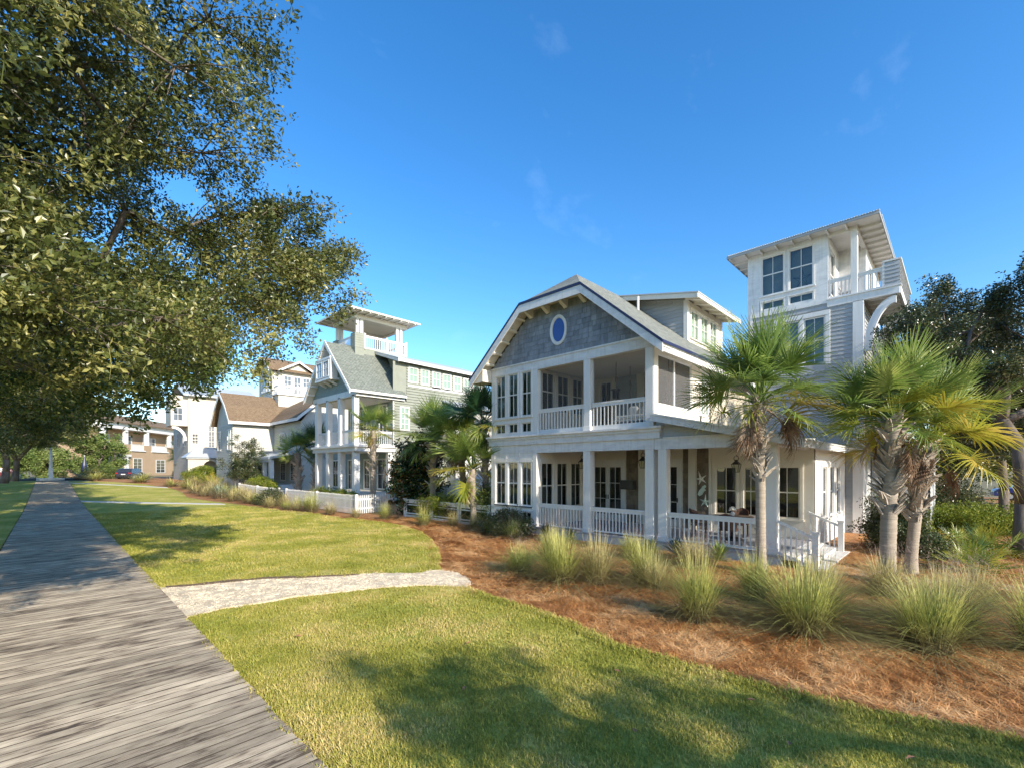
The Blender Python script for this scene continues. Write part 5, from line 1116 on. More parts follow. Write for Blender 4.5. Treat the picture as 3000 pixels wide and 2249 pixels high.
# two small trees in the gardens
tree('young_tree', 'loose dark green young tree with thin bare top shoots in front of the white house', 'tree', (13.9, 52.0, .3), Vector((13.9, 52, 1.2)), ((13.9, 52.0, 2.6), (2.2, 2.2, 1.8)), 26, 1100, darkleaf, trad=.08, seed=81, clr=.75, tscale=(1.2, 1.9), extra=[(13.7, 52.5, 5.2), (13.9, 51.7, 4.6), (14.1, 51, 4.9)])
tree('magnolia', 'dark glossy magnolia with rusty leaf backs between the green house and the nearest house', 'tree', (14.6, 21.9, 0), Vector((14.6, 21.9, .8)), ((14.5, 21.9, 2.0), (1.3, 1.4, 2.1)), 40, 1700, magleaf, 'mag', trad=.08, seed=82, clr=.55, tscale=(.9, 1.4), spray=False, extra=[(14.4, 22.6, 3.7), (14.8, 21.4, 4.1)])
# bushes
def bush(label, c, r_, leaf, n=700, seed=1, twig='bush', name='shrub', clr=.3, ts=(.9, 1.5), cat='shrub', group=None):
    x, y, z = c; return tree(name, label, cat, (x, y, z), Vector((x, y, z+r_[2]*.7)), ((x, y, z+r_[2]*.9), r_), max(10, n//28), n, leaf, twig, trad=.03, seed=seed, clr=clr, tscale=ts, limbs=True, shell=.6, group=group, spray=False)
bush('yellow green privet below the magnolia, behind the low white fence', (13.9, 19.0, 0), (.8, 1.5, .75), limeleaf, 900, 90)
bush('dark hedge mass between the middle palms and the low fence', (14.6, 17.3, 0), (.9, 2.2, .6), darkleaf, 1000, 91)
bush('light green leafy shrub at the corner of the nearest house, behind the fence', (14.0, 15.0, 0), (.6, .7, 1.0), oakleaf2, 600, 92)
bush('round clipped hedge in front of the white house porch', (14.3, 47.8, .15), (1.5, 2.4, .75), limeleaf, 1300, 93, ts=(1.4, 2.4))
bush('long domed hedge in front of the cream house', (13.6, 66.5, .7), (2.4, 3.2, 1.0), limeleaf, 1300, 94, ts=(1.8, 3))
bush('low clipped hedge before the green house porch', (13.95, 31.0, .1), (.6, 3.6, .5), limeleaf, 1200, 95, ts=(1.2, 2))
bush('dark camellia beside the steps under the tower', (18.2, 1.5, 0), (.75, .7, 1.0), darkleaf, 1100, 96)
bush('small mounded bush at the foot of the palm cluster', (17.6, .75, 0), (.55, .55, .38), darkleaf, 500, 97)
bush('yellowing bush right of the camellia behind the palms', (18.5, .9, 0), (.6, .5, .6), limeleaf, 500, 98)
bush('low dark bush in the bed in front of the picket fence', (11.0, 34.5, .05), (.9, 1.0, .45), darkleaf, 600, 99, ts=(1.2, 2))
bush('rounded bush right of the flagpole base', (6.0, 92, 1.0), (2.8, 2.0, .8), oakleaf2, 800, 100, ts=(2, 3.5))
bush('dark shrubs under the trees beside the grey annex', (33, .6, 0), (3.0, 1.4, .9), darkleaf, 1200, 101, ts=(1.4, 2.2), clr=.5)
bush('spreading green juniper across the garden at far right', (27.8, -.7, 0), (3.2, 2.2, .38), limeleaf, 2400, 102, ts=(1.2, 1.9), clr=.45)
bush('low evergreen in the bed at the foot of the bay windows', (12.6, 12.6, 0), (.75, 1.2, .42), darkleaf, 900, 103)
bush('small dark bush by the tan building entrance', (17.5, 100, .9), (2.2, 2, .9), oakleaf2, 500, 104, ts=(2, 3.4))
# ------------------------------------------------------------------ grasses
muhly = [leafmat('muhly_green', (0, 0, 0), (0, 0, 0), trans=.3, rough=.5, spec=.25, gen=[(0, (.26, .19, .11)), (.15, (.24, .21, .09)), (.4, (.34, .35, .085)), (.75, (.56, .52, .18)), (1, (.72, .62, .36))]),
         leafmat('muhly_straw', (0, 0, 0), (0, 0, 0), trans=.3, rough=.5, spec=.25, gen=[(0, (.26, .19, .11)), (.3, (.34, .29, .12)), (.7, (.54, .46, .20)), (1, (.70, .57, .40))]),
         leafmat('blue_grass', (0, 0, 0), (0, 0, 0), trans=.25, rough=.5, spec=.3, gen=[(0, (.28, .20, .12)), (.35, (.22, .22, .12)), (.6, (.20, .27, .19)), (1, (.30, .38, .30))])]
plume = leafmat('muhly_plume', (.36, .24, .20), (.52, .38, .30), (.60, .48, .36), .5, .8, .1, nscale=4)
def grassmesh(n, seed, h=1., spread=.75, w=.006, stiff=.5):
    r_ = random.Random(seed); mb = MB()
    for i in range(n):
        a = r_.uniform(0, 6.28); q = .16*math.sqrt(r_.random()); lean = abs(r_.gauss(0, spread*.66))+.03; th_ = r_.random() < .2; l = h*r_.uniform(.5, 1.08)*(1-.33*lean)*(.45 if th_ else 1); ang = a+r_.gauss(0, .5); dx, dy = math.cos(ang), math.sin(ang)
        x, y = q*math.cos(a), q*math.sin(a); ww = w*r_.uniform(.6, 1.2); px_, py_ = -dy*ww/2, dx*ww/2; m = 5; n0 = len(mb.v); dr = min(.95, r_.uniform(.1, 1.0)*lean*(1.8 if th_ else 1.05))
        for k in range(m):
            t = k/m; rr_ = lean*(t**1.6); z = l*(t-dr*t**2.6*.9); kk = 1-t*.6
            mb.v += [(x+dx*rr_-px_*kk, y+dy*rr_-py_*kk, z), (x+dx*rr_+px_*kk, y+dy*rr_+py_*kk, z)]
        mb.v.append((x+dx*lean*1.05, y+dy*lean*1.05, l*(1-dr*.95)))
        for k in range(m-1): b_ = n0+k*2; mb.f.append((b_, b_+1, b_+3, b_+2))
        b_ = n0+(m-1)*2; mb.f.append((b_, b_+1, b_+2))
    return mb
def plumemesh(n, seed, h=1.15, spread=.7):
    r_ = random.Random(seed); mb = MB()
    for i in range(n):
        a = r_.uniform(0, 6.28); lean = abs(r_.gauss(0, spread*.5)); l = h*r_.uniform(.8, 1.1); dx, dy = math.cos(a), math.sin(a); p = Vector((dx*lean*.7, dy*lean*.7, l*.72)); d = Vector((dx*lean*.6, dy*lean*.6, l*.35)).normalized()
        for k in range(9):
            q = p+d*(k*.035); s = Vector((r_.gauss(0, 1), r_.gauss(0, 1), r_.gauss(.6, .6))).normalized()*r_.uniform(.03, .08); t_ = d.cross(s).normalized()*.0016; n0 = len(mb.v); mb.v += [tuple(q-t_), tuple(q+t_), tuple(q+s)]; mb.f.append((n0, n0+1, n0+2))
    return mb
GM = {}
for k in range(3):
    GM[('near', k)] = grassmesh(1200, 200+k, 1., .85, .0075).mesh('grass_blades'); GM[('mid', k)] = grassmesh(420, 210+k, 1., .8, .010).mesh('grass_blades'); GM[('far', k)] = grassmesh(230, 220+k, 1., .85, .02).mesh('grass_blades')
    GM[('pl', k)] = plumemesh(50, 230+k).mesh('plume')
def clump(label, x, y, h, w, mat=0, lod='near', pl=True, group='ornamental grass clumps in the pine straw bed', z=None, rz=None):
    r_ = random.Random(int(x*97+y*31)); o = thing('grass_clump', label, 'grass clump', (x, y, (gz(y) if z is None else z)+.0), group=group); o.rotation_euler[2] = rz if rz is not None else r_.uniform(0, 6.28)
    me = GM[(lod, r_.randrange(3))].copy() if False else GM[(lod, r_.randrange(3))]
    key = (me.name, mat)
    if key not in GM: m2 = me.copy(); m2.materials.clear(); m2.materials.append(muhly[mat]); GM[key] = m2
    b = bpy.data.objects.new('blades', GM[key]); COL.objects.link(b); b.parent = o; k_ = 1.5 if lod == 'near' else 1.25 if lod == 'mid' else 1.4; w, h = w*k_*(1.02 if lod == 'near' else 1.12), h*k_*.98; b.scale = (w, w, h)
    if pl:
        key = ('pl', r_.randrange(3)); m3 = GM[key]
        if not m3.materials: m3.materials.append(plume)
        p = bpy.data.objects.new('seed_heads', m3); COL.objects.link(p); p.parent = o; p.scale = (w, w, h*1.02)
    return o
CL = [("big yellow green grass clump in front of the porch, left of centre column", 7.95, 6.3, 1.0, .95, 0, 'near', 1),
      ("straw tipped grass clump just right of the big clump by the porch", 8.55, 5.75, .92, .85, 1, 'near', 1),
      ("leftmost low grass clump of the near group, at the edge of open pine straw", 8.1, 7.7, .62, .8, 0, 'near', 1),
      ("small grass tuft behind the big clump, before the left porch railing", 9.6, 7.9, .8, .75, 0, 'near', 1),
      ("airy grass clump before the corner column of the porch", 9.3, 5.0, .8, .8, 0, 'near', 1),
      ("pale grass clump between the corner column and the near green clump", 8.95, 4.55, .62, .7, 1, 'near', 0),
      ("tall green grass clump standing near the lawn, left of the palm trunk", 7.62, 3.12, .98, .72, 0, 'near', 1),
      ("grass clump at the foot of the leaning palm", 9.7, 2.85, .8, .72, 0, 'near', 1),
      ("largest grass clump, spreading in front of the porch steps", 8.25, 1.72, .98, 1.05, 0, 'near', 1),
      ("feathery grass clump behind the largest clump, near the steps", 9.35, 1.7, .95, .8, 1, 'near', 1),
      ("grass clump with a dark hollow beneath, right of the largest clump", 8.75, .30, .92, .95, 0, 'near', 1),
      ("wispy straw coloured grass clump behind the right hand pair", 10.1, .1, .8, .95, 1, 'near', 1),
      ("grass clump cut by the right edge of the picture", 9.7, -.85, .95, .85, 0, 'near', 1),
      ("thin grass clump in front of the double palms", 11.8, 1.05, .7, .8, 1, 'near', 1),
      ("low dry grass clump right of the double palms' foot", 12.2, -.2, .6, .9, 1, 'near', 1),
      ("grass clump close to the porch skirt below the middle railing", 11.6, 6.6, .6, .8, 0, 'near', 1),
      ("sprawling grass clump under the porch near the yucca", 11.7, 4.9, .65, .9, 1, 'near', 1),
      ("rusty edged grass mound at the bay window corner", 11.9, 11.7, .72, .8, 0, 'mid', 1),
      ("grass mound left of the bay window corner", 12.2, 13.2, .62, .7, 0, 'mid', 0),
      ("fan of grass against the low white fence, right panel", 12.9, 14.9, .68, .7, 1, 'mid', 0),
      ("loose grass clump before the middle fence post", 12.7, 16.2, .7, .8, 1, 'mid', 1),
      ("pale plumed grass clump at the curve of the lawn", 11.75, 17.1, .9, .85, 0, 'mid', 1),
      ("dense bright grass clump left of the lawn curve, before the picket fence end", 11.75, 20.5, .92, .8, 0, 'mid', 1),
      ("dull brown grass mound at the picket fence corner", 11.2, 22.4, .6, .7, 1, 'mid', 1)]
for lab, x, y, h, w, m_, lod, pl in CL: clump(lab, x, y, h, w, m_, lod, pl)
FC = [("golden fountain of grass left of the picket fence corner", 10.9, 27.2, 1.25, 1.15, 0), ("upright green tuft beside the golden fountain grass", 11.2, 28.9, .9, .6, 0), ("low olive grass mound left of the green tuft", 10.5, 30.2, .6, .9, 0), ("pinkish muhly clump in the middle of the bed before the white gate", 10.2, 32.3, .75, 1.1, 1), ("second pinkish muhly clump, against the picket fence", 11.1, 32.0, .9, 1., 1), ("straw plume clump left of the dark bush", 10.3, 37.2, .8, 1.1, 1), ("tawny grass clump behind the dark bush", 10.9, 39.0, 1.0, 1.3, 1), ("silvery blue grass mound beside the concrete path", 9.9, 43.8, 1.15, 1.5, 2), ("tan grass mound right of the silvery blue mound", 10.9, 41.4, .9, 1.3, 1), ("brown grass drift left of the silvery blue mound", 9.6, 51.0, .8, 1.5, 1), ("mauve grass drift behind the silvery mound", 11.6, 53.0, 1.0, 1.8, 1), ("olive grass drift at the far lawn curve", 9.3, 61.0, .8, 1.6, 0), ("green grass drift before the tan building", 7.7, 70.0, .8, 1.9, 0), ("low green grass right of the far boardwalk end", 4.3, 80.0, .9, 2.0, 0), ("pale green grass bed left of the flagpole", -3.2, 86.0, .8, 2.2, 0), ("pale green grass bed right of the flagpole", 3.2, 90.0, .9, 2.4, 2), ("green grass by the dark parked car", 9.4, 82.0, .9, 2., 0), ("grass drift below the cream house hedge", 11.5, 62.0, .9, 1.7, 1), ("grass drift near the white picket run", 11.0, 46.5, .9, 1.3, 0), ("straw clump just left of the picket fence corner foot", 11.1, 25.2, .75, .9, 1), ("low tuft in front of the picket fence, second from its corner", 10.6, 28.9, .6, .8, 1), ("green tuft hugging the fence behind the olive mound", 11.3, 30.6, .85, .8, 0), ("thin straw clump right of the garden gate", 11.3, 33.9, .85, .9, 1), ("sprawling olive clump left of the garden gate", 10.6, 36.3, .75, 1.0, 0), ("straw clump between the dark bush and the silvery mound", 10.0, 40.3, .8, 1.1, 1), ("pink plumed clump against the far fence run", 11.4, 42.5, 1.0, 1.1, 1), ("green clump behind the silvery blue mound", 11.3, 44.6, 1.0, 1.2, 0), ("tan clump left of the silvery blue mound", 9.5, 47.0, .8, 1.2, 1), ("brown clump ahead of the mauve drift", 10.3, 49.2, .9, 1.3, 1), ("olive clump between the two lawn curves", 9.9, 56.0, .9, 1.5, 0), ("dry grass clump between the mauve drift and the hedge", 12.3, 57.5, .9, 1.5, 1)]
for lab, x, y, h, w, m_ in FC: clump(lab, x, y, h, w, m_, 'mid' if y < 34 else 'far', True)
# ------------------------------------------------------------------ palms
frm = [leafmat('frond_green', (.12, .19, .04), (.23, .31, .065), (.40, .43, .12), .45, .38, .45, nscale=2, island=False),
       leafmat('frond_yellow', (.22, .26, .03), (.38, .36, .04), (.50, .38, .07), .4, .4, .4, nscale=2, island=False),
       leafmat('frond_dead', (.13, .075, .045), (.26, .17, .11), (.38, .28, .20), .15, .7, .2, nscale=3, island=False),
       leafmat('frond_dark', (.012, .045, .02), (.03, .08, .03), (.07, .13, .045), .25, .35, .45, nscale=2, island=False)]
def frondmesh(seed, dead=False, pet=1.0, seg=.82, n=50, fold=.35, droop=.5, wd=.032, bow=.25):
    """costapalmate fan: stalk along +x, segments fanned round its end, tips drooping"""
    r_ = random.Random(seed); mb = MB()
    st = [(pet*t, 0, bow*math.sin(t*1.4)*.6-bow*t*t*.4) for t in (0, .33, .66, 1)]
    mb.tube(st, [.022, .016, .013, .011], 4); O = Vector(st[-1]); ax = (Vector(st[-1])-Vector(st[-2])).normalized(); down = Vector((0, 0, -1))
    for i in range(n):
        u = (i/(n-1)-.5)*2; a = u*R(108 if not dead else 50)+r_.gauss(0, .03)
        root = O+ax*(.34*(1-abs(u))**1.2)+Vector((0, 0, -.10*(1-abs(u))))      # costa runs into the blade
        d = Vector((math.cos(a), math.sin(a), (abs(u)*fold*.55+(.04 if i % 2 else -.04)))).normalized(); l = seg*(1-.30*abs(u)**2)*(r_.uniform(.86, 1.08) if r_.random() > .12 else r_.uniform(.45, .8))*(.85 if dead else 1)
        sd_ = d.cross(Vector((0, 0, 1))).normalized(); m = 5; n0 = len(mb.v); dr = (droop*r_.uniform(.3, 1.9)) if not dead else r_.uniform(1.5, 2.8); p = root.copy(); dd = d.copy()
        for k in range(m):
            t = k/(m-1); w = wd*(.55+1.0*t if t < .4 else .95*(1-(t-.4)/.75))*(1 if not dead else .7)
            mb.v += [tuple(p-sd_*w/2), tuple(p+sd_*w/2+Vector((0, 0, .006)))]
            dd = (dd+down*dr*(.10 if t < .45 else .34)).normalized(); p = p+dd*(l/(m-1))
        for k in range(m-1): b_ = n0+k*2; mb.f.append((b_, b_+1, b_+3, b_+2))
    return mb
FM = {}
def frond_variants():
    for k in range(4): FM[('live', k)] = frondmesh(300+k, droop=(.12, .25, .5, .9)[k], fold=.3+.4*(k % 2), pet=(.75, .8, .85, .8)[k], seg=.92)
    for k in range(2): FM[('dead', k)] = frondmesh(320+k, dead=True, n=44, pet=.6, seg=.8)
    for k in range(2): FM[('small', k)] = frondmesh(330+k, pet=.42, seg=.42, n=22, droop=.15, wd=.026, bow=.05)
frond_variants()
_fm = {}
def frond(parent, kind, k, mi, loc, az, el, sc=1., roll=0, name='frond'):
    key = (kind, k, mi)
    if key not in _fm: me = FM[(kind, k)].mesh('frond'); me.materials.append(frm[mi]); _fm[key] = me
    o = bpy.data.objects.new(name, _fm[key]); COL.objects.link(o); o.parent = parent
    o.location = loc; o.rotation_euler = Euler((roll, -el, az), 'XYZ'); o.scale = (sc,)*3; return o
bootm = pmat('palm_boot', (.40, .345, .285), .85, .3, 9, .5, 30, .2, (1, 1, 2), obj=.25)
ptrunk = pmat('palm_trunk', (.33, .275, .215), .9, .3, 4, 1.0, 22, .15, (.7, .7, 7))
def bootmesh():
    mb = MB(); L_ = .30   # split leaf base: forked tapering strap, curved outward
    for s in (-1, 1):
        P = [(.0, s*.005, 0), (.0, s*.075, 0), (.05, s*.06, L_*.5), (.05, s*.012, L_*.45)]; Q = [(.05, s*.012, L_*.45), (.05, s*.06, L_*.5), (.12, s*.030, L_), (.12, s*.012, L_)]
        mb.prism(P, (.022, 0, 0)); mb.prism(Q, (.016, 0, 0))
    mb.prism([(0, -.02, -.02), (0, .02, -.02), (.05, .014, L_*.45), (.05, -.014, L_*.45)], (.028, 0, 0))
    me = mb.mesh('leaf_base'); me.materials.append(bootm); return me
BOOT = bootmesh()
def palm(label, base, lean, h, tr, boots, nlive, ndead, sc=1., seed=1, dark=0., group='cabbage palms around the houses', yellow=.2, lod=1, elr=(-.55, 1.35)):
    r_ = random.Random(seed); root = thing('cabbage_palm', label, 'palm', base, group=group); z0 = boots[0]
    pts, rad = [], []; m = 18
    for i in range(m+1):
        t = i/m; z = h*t; pts.append((lean[0]*t**1.5, lean[1]*t**1.5, z-.05)); k = 1.35-.35*min(1, t*6); rad.append(tr*k*(1+.02*math.sin(i*2.3)))
    mb = MB()
    pp, rd = [], []
    k_ = 70 if lod else 24
    for i in range(k_+1):
        t = i/k_; x = np.interp(t*m, range(m+1), [p[0] for p in pts]); y = np.interp(t*m, range(m+1), [p[1] for p in pts]); pp.append((float(x), float(y), h*t-.05)); rd.append(float(np.interp(t*m, range(m+1), rad))*(1+(.035 if i % 2 else -.01)+r_.uniform(-.01, .01)))
    mb.tube(pp, rd, 14 if lod else 8); mb.build('trunk', ptrunk, root, smooth=True).location = (0, 0, 0)
    def axis(z): t = z/h; return Vector((lean[0]*t**1.5, lean[1]*t**1.5, z))
    z = boots[0]; i = 0
    while z < h-.02:
        for q in range(3 if lod else 2):
            a = i*2.4+q*2.09+r_.uniform(-.15, .15); o = bpy.data.objects.new('leaf_base', BOOT); COL.objects.link(o); o.parent = root
            s = boots[1]*r_.uniform(.8, 1.3); p = axis(z)+Vector((math.cos(a), math.sin(a), 0))*tr*.86; o.location = p; o.rotation_euler = Euler((random.choice((-1, 1))*r_.uniform(.25, .7), r_.uniform(.0, .4), a), 'XYZ'); o.scale = (s, s, s*.85)
        z += .115 if lod else .2; i += 1
    top = axis(h)
    for i in range(nlive):
        t = i/max(1, nlive-1); el = elr[1]-(elr[1]-elr[0])*t**1.25+r_.gauss(0, .13); az = i*2.399+r_.gauss(0, .2); mi = 3 if r_.random() < dark else (1 if (t > .62 and r_.random() < yellow*2.4) else 0)
        frond(root, 'live', min(3, int(t*3.2)+r_.randrange(2)) if t < .9 else 3, mi, top+Vector((math.cos(az)*.08, math.sin(az)*.08, .12-.28*t)), az, el, sc*r_.uniform(.85, 1.12), r_.gauss(0, .75 if t < .5 else .45))
    for i in range(ndead):
        az = i*2.1+seed; frond(root, 'dead', i % 2, 2, top+Vector((math.cos(az)*.1, math.sin(az)*.1, -.25)), az, R(-48)+r_.gauss(0, .2), sc*r_.uniform(.75, 1.), r_.gauss(0, .4), name='dead_frond')
    if lod:
        for i in range(5):
            az = i*1.3; frond(root, 'dead', i % 2, 2, top+Vector((0, 0, -.1)), az, R(-80), sc*.55, 0, name='dead_frond')
    return root
palm('tall palm with a slim leaning trunk in front of the porch steps', (12.0, 3.4, 0), (.15, .08), 4.3, .108, (2.3, .9), 42, 12, .98, 401, yellow=.25, elr=(-.45, 1.45))
palm('stout front palm of the pair, its trunk ringed below and cross hatched above', (13.1, 1.15, 0), (.15, -.1), 3.72, .15, (1.6, 1.1), 38, 6, .86, 402, yellow=.3, elr=(-.3, 1.45))
palm('shorter rear palm of the pair, with yellowing fronds to the right', (14.7, .85, 0), (.22, -.3), 3.3, .12, (1.35, 1.0), 30, 5, 1.0, 403, yellow=.5, elr=(-.4, 1.2))
palm('palm standing before the porch of the green house', (13.7, 25.2, .0), (0, 0), 4.9, .17, (2.2, 1.2), 30, 2, .85, 404, lod=0, yellow=.35)
palm('palm with a pale split trunk left of the green house porch', (16.2, 43.6, .1), (0, .2), 3.9, .28, (.6, 1.6), 24, 2, 1.2, 405, lod=0)
palm('dark twin palm behind the pale trunk, left of the green house', (17.2, 42.6, .1), (.2, -.3), 4.5, .2, (1, 1.3), 22, 3, 1.15, 406, lod=0, dark=.9)
palm('palm before the tan building', (14.4, 85.5, .95), (0, 0), 3.6, .2, (1, 1), 20, 1, 1.2, 407, lod=0)
palm('drooping yellow palm beside the tan building', (14.8, 80.5, .95), (0, 0), 2.0, .2, (.5, 1), 20, 2, 1.3, 408, lod=0, yellow=.8)
palm('palm above the magnolia, left one of the middle group', (14.4, 20.1, 0), (0, 0), 4.2, .15, (1.5, 1.2), 40, 4, 1.1, 409, lod=0, yellow=.1)
palm('middle palm of the group between the houses, with hanging brown fronds', (14.6, 17.6, 0), (-.2, .2), 3.9, .15, (1.2, 1.2), 38, 5, 1.1, 410, lod=0, yellow=.2)
palm('dark palm close against the corner of the nearest house', (14.2, 15.6, 0), (-.1, .1), 4.7, .14, (1.4, 1.2), 36, 2, .95, 411, lod=0, dark=.6)
palm('low palm with wide yellow fronds beside the nearest house', (13.5, 15.7, 0), (0, .1), 2.6, .14, (.8, 1.2), 26, 4, 1.05, 412, lod=0, yellow=.7)
# saw palmettos and yuccas
def palmetto(label, x, y, s, n, mi=0, seed=1):
    r_ = random.Random(seed); o = thing('saw_palmetto', label, 'palmetto', (x, y, 0), group='low palmettos in the pine straw')
    for i in range(n):
        t = i/(n-1); az = i*2.4+r_.gauss(0, .2); frond(o, 'small', i % 2, mi if r_.random() > .4 else 1, Vector((r_.gauss(0, .12)*s, r_.gauss(0, .12)*s, .02)), az, 1.35-1.15*t+r_.gauss(0, .1), s*r_.uniform(.8, 1.15), r_.gauss(0, .3))
    return o
palmetto('bright green palmetto nearest the stepping path at right', 15.9, -.25, .85, 26, 0, 1)
palmetto('palmetto left of the right hand oak trunk', 19.0, -.7, .9, 24, 0, 2)
palmetto('palmetto behind the bright one, farther back', 20.2, .0, .8, 20, 0, 3)
palmetto('small palmetto between the rear palm and the far bushes', 17.5, .25, .7, 16, 3, 4)
palmetto('palmetto in front of the cream house hedge', 12.5, 58.0, 1.9, 20, 1, 5)
def yucca(label, x, y, h, n, m_, seed):
    r_ = random.Random(seed); o = thing('yucca', label, 'yucca', (x, y, gz(y)), group='spiky yuccas below the porch'); mb = MB()
    for i in range(n):
        el = r_.uniform(.1, 1.5); az = i*2.4; l = h*r_.uniform(.7, 1.05); d = Vector((math.cos(az)*math.cos(el), math.sin(az)*math.cos(el), math.sin(el))); s = d.cross(Vector((0, 0, 1))).normalized()*.018; c = Vector((0, 0, .18*h)); n0 = len(mb.v)
        mb.v += [tuple(c-s), tuple(c+s), tuple(c+d*l*.55+s*1.2), tuple(c+d*l*.55-s*1.2), tuple(c+d*l+Vector((0, 0, -.08*l)))]; mb.f += [(n0, n0+1, n0+2, n0+3), (n0+3, n0+2, n0+4)]
    b = mb.build('leaves', m_, o); b.location = (0, 0, 0); return o
yucca('dark spiky yucca before the corner column', 12.55, 5.75, .62, 90, frm[3], 1)
yucca('green yucca before the wing railing, left of the leaning palm', 12.7, 4.65, .62, 80, frm[0], 2)
yucca('small yucca behind the tall grass, below the left railing', 12.9, 10.9, .6, 70, frm[3], 3)
yucca('light green yucca below the column between the railings', 12.8, 9.7, .5, 60, frm[0], 4)
yucca('pale yucca hugging the corner column foot', 12.9, 6.7, .5, 60, frm[0], 5)
yucca('yucca between the first columns of the green house', 14.0, 33.0, 1.3, 60, frm[0], 6)
# ================================================================== fences
pf = thing('picket_fence', 'white picket fence running along the gardens of the green and white houses', 'fence', (11.9, 23.8, 0))
mb = MB(); 
for z in (.3, .82): mb.box(11.94, 11.97, 23.9, 34.5, z, z+.08); mb.beam((11.95, 36, z+.04+gz(36)), (11.95, 46, z+.04+gz(46)), .03, .08); mb.beam((11.97, 23.87, z+.04), (14.1, 24.3, z+.04), .03, .08)
mb.build('rail', white, pf)
for y_ in (23.9, 29.2, 34.5, 36.0, 41, 46): cube('post', white, pf, 11.9, 12.04, y_-.07, y_+.07, gz(y_)-.1, gz(y_)+1.15)
pk_ = MB(); w2, hh_ = .031, 1.05
pk_.prism([(0, -w2, 0), (0, w2, 0), (0, w2, hh_-.08), (0, 0, hh_), (0, -w2, hh_-.08)], (.022, 0, 0)); PK = pk_.mesh('picket'); PK.materials.append(white)
y_ = 24.05; cnt = 0
while y_ < 34.4:
    o = bpy.data.objects.new('picket', PK); COL.objects.link(o); attach(o, pf, (11.915, y_, gz(y_)+.06+random.uniform(-.01, .01))); y_ += .150; cnt += 1
y_ = 36.15
while y_ < 45.9 and cnt < 280:
    o = bpy.data.objects.new('picket', PK); COL.objects.link(o); attach(o, pf, (11.915, y_, gz(y_)+.06)); y_ += .155; cnt += 1
for i in range(17):
    o = bpy.data.objects.new('picket', PK); COL.objects.link(o); attach(o, pf, (12.0+i*.125, 23.845+i*.125*.2, .06)); o.rotation_euler = (0, 0, math.atan2(.43, 2.13)+math.pi/2)
MB().box(13.98, 14.12, 24.2, 24.34, -.1, 1.15).build('post', white, pf)
gt = thing('garden_gate', 'dark picket gate in the gap of the white picket fence', 'gate', (11.95, 35.2, 0))
for i in range(7): cube('picket', weath, gt, 11.93, 11.95, 34.7+i*.19, 34.78+i*.19, .15, 1.0)
for z in (.3, .8): cube('rail', weath, gt, 11.952, 11.98, 34.6, 35.95, z, z+.07)
# low board fence beside the nearest house
lf = thing('low_fence', 'low weathered white board fence with capped posts joining the nearest house', 'fence', (13.6, 14.6, 0))
for y_ in (14.72, 16.86, 19.1, 21.5): mb = MB(); mb.box(13.53, 13.67, y_-.07, y_+.07, -.1, .94); mb.box(13.50, 13.70, y_-.10, y_+.10, .94, .98); mb.build('post', weath, lf)
for a, b in ((14.8, 16.79), (16.93, 19.03), (19.17, 21.43)):
    mb = MB(); mb.box(13.56, 13.60, a, b, .74, .90); mb.box(13.50, 13.66, a, b, .90, .935); mb.build('rail', weath, lf)
    mb = MB(); mb.box(13.57, 13.61, a+.02, b-.02, .62, .68); mb.box(13.57, 13.61, a+.02, b-.02, .16, .22); mb.box(13.57, 13.61, a+.02, a+.08, .22, .62); mb.box(13.57, 13.61, b-.08, b-.02, .22, .62); mb.build('panel_frame', weath, lf)
    MB().box(13.5, 13.62, a, b, -.1, .10).build('curb_board', weath, lf)
# flagpole on round pad
fp = thing('flagpole', 'white flagpole on a pale round base at the far end of the boardwalk', 'flagpole', (.2, 87.5, 1.0))
mb = MB(); mb.tube([(.2, 87.5, .95), (.2, 87.5, 1.25)], 1.35, 24); mb.build('base', white2, fp)
mb = MB(); mb.box(-.02, .42, 87.28, 87.72, 1.25, 2.6); mb.tube([(.2, 87.5, 2.6), (.2, 87.5, 4.5), (.2, 87.5, 11)], [.17, .15, .07], 12); mb.build('pole', white, fp)
